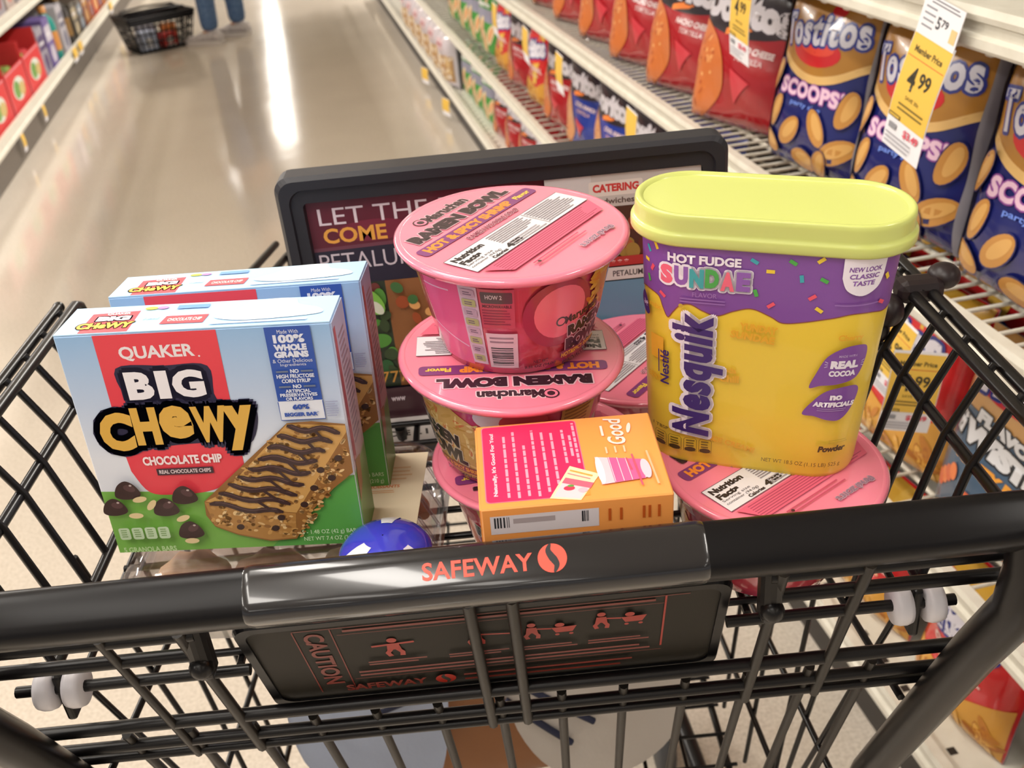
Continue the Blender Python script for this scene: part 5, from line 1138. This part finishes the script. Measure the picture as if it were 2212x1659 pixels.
for s in (-1, 1):
    m = MB(); m.tube([(-0.20, s * 0.02, 0.245), (-0.19, s * 0.10, 0.265), (0, s * 0.13, 0.272), (0.19, s * 0.10, 0.265), (0.20, s * 0.02, 0.245)], 0.008, BK, 8); m.build('handle', hb)
HBM = Matrix.Translation(AI(-0.93, 7.86)) @ Matrix.Rotation(YAW + R(26), 4, 'Z')
for k, (x, y, d, c_, lb) in enumerate(((-0.1, -0.05, (0.12, 0.10, 0.13), 'a8b0c4', 'pale blue pack lying in the black hand basket'), (0.05, -0.05, (0.11, 0.09, 0.10), 'c83a34', 'red pack lying in the black hand basket'), (0.1, 0.05, (0.10, 0.09, 0.14), 'd8843c', 'orange pack lying in the black hand basket'), (-0.06, 0.055, (0.14, 0.08, 0.15), '8a8690', 'grey pack lying in the black hand basket'))):
    m = MB(); m.box((x, y, 0.0105 + d[2] / 2), d, mat('pack_' + c_, c_, 0.4), 0.01); A = Art(m, planar((x, y - d[1] / 2, 0.0105 + d[2] / 2), (1, 0, 0), (0, 0, 1)), 0.4); A.ell(0, 0, 30, 22, 'd8d2cc'); A.rect(-34, -40, 34, -30, 'e0dcd8')
    o = m.build('grocery_pack'); o.matrix_world = HBM; tag(o, lb, 'pack', 'packs in the hand basket')

# ================================================================== HANDBAG IN THE MAIN BASKET
pb = thing('handbag', (-0.045, 0.79, 0.436), (R(-10), 0, R(3)), 'canvas and tan leather handbag with navy stripes at the bottom of the cart', 'handbag')
def soft(w, d, h, m, mt, y0=0.0, z0=0.0, x0=0.0, n=20, sq=3.0, T=None):
    rings = []
    for j in range(15):
        v = j / 14; z = z0 + h * v; k = (1 - abs(2 * v - 1) ** 4) ** 0.35 if 0 < v < 1 else 0.25
        ring = []
        for i in range(n * 2):
            t = pi * i / n; cc, ss = math.cos(t), math.sin(t)
            ring.append((x0 + math.copysign(abs(cc) ** (2 / sq), cc) * w / 2 * (0.92 + 0.08 * k), y0 + math.copysign(abs(ss) ** (2 / sq), ss) * d / 2 * k * (1 - 0.25 * v), z))
        rings.append(ring)
    m.loft(rings, mt, True, True, True, T)
LEA = mat('tan_leather', '8a5a34', 0.5, bump=(60, 0.2, 0.003)); CAN = mat('grey_white_canvas', 'b4aca4', 0.85, bump=(200, 0.2, 0.002)); SLA = mat('slate_blue_canvas', '9aa2b4', 0.85, bump=(200, 0.2, 0.002)); NAV = mat('navy_stripe', '23263c', 0.8)
m = MB(); soft(0.40, 0.15, 0.20, m, LEA); m.build('bag_body', pb)
def panel(name, pts, mt, yoff, stripes=()):
    m = MB(); pv, pf = clean_poly(pts); yy = lambda x, z: -0.082 - yoff - 0.018 * math.cos(x / 0.25) * math.sin(pi * min(1, max(0, z / 0.22)))
    for d_, fl in ((0.0, 0), (0.006, 1)): m.add([(x, yy(x, z) + d_, z) for x, z in pv], [f[::-1] if fl else f for f in pf], mt, True)
    n = len(pts); m.add([(x, yy(x, z), z) for x, z in pts] + [(x, yy(x, z) + 0.006, z) for x, z in pts], [[i, n + i, n + (i + 1) % n, (i + 1) % n] for i in range(n)], mt, True)
    for st in stripes:
        L = st; m.tube([(x, yy(x, z) - 0.0005, z) for x, z in L], 0.0035, NAV, 6)
    return m.build(name, pb)
panel('pocket', spline([(-0.21, 0.20), (-0.20, 0.10), (-0.15, 0.04), (-0.08, 0.05), (-0.055, 0.12), (-0.05, 0.20)], 5, False), SLA, 0.006, [[(-0.05 - 0.02 * i, 0.185 - 0.006 * i) for i in range(5)], [(-0.06 - 0.02 * i, 0.165 - 0.006 * i) for i in range(4)]])
panel('flap', spline([(-0.005, 0.21), (0.012, 0.11), (0.05, 0.045), (0.11, 0.03), (0.165, 0.07), (0.185, 0.14), (0.18, 0.21)], 5, False), CAN, 0.01, [[(0.0 + 0.022 * i, 0.175 - 0.017 * i) for i in range(5)], [(0.004 + 0.02 * i, 0.145 - 0.02 * i) for i in range(4)]])
m = MB(); m.box((-0.115, -0.112, 0.196), (0.016, 0.006, 0.03), mat('gunmetal', '3a3a3e', 0.3, metal=0.8), 0.002); m.tube([(-0.115 + 0.010 * math.cos(t), -0.114, 0.172 + 0.010 * math.sin(t)) for t in [2 * pi * i / 14 for i in range(15)]], 0.0022, mat('nickel_ring', 'a8a8ac', 0.25, metal=0.9), 6, None, False); m.build('zipper_pull', pb)
m = MB(); m.ball((0.11, -0.108, 0.185), (0.008, 0.004, 0.008), MATS['gunmetal']); m.build('snap_stud', pb)
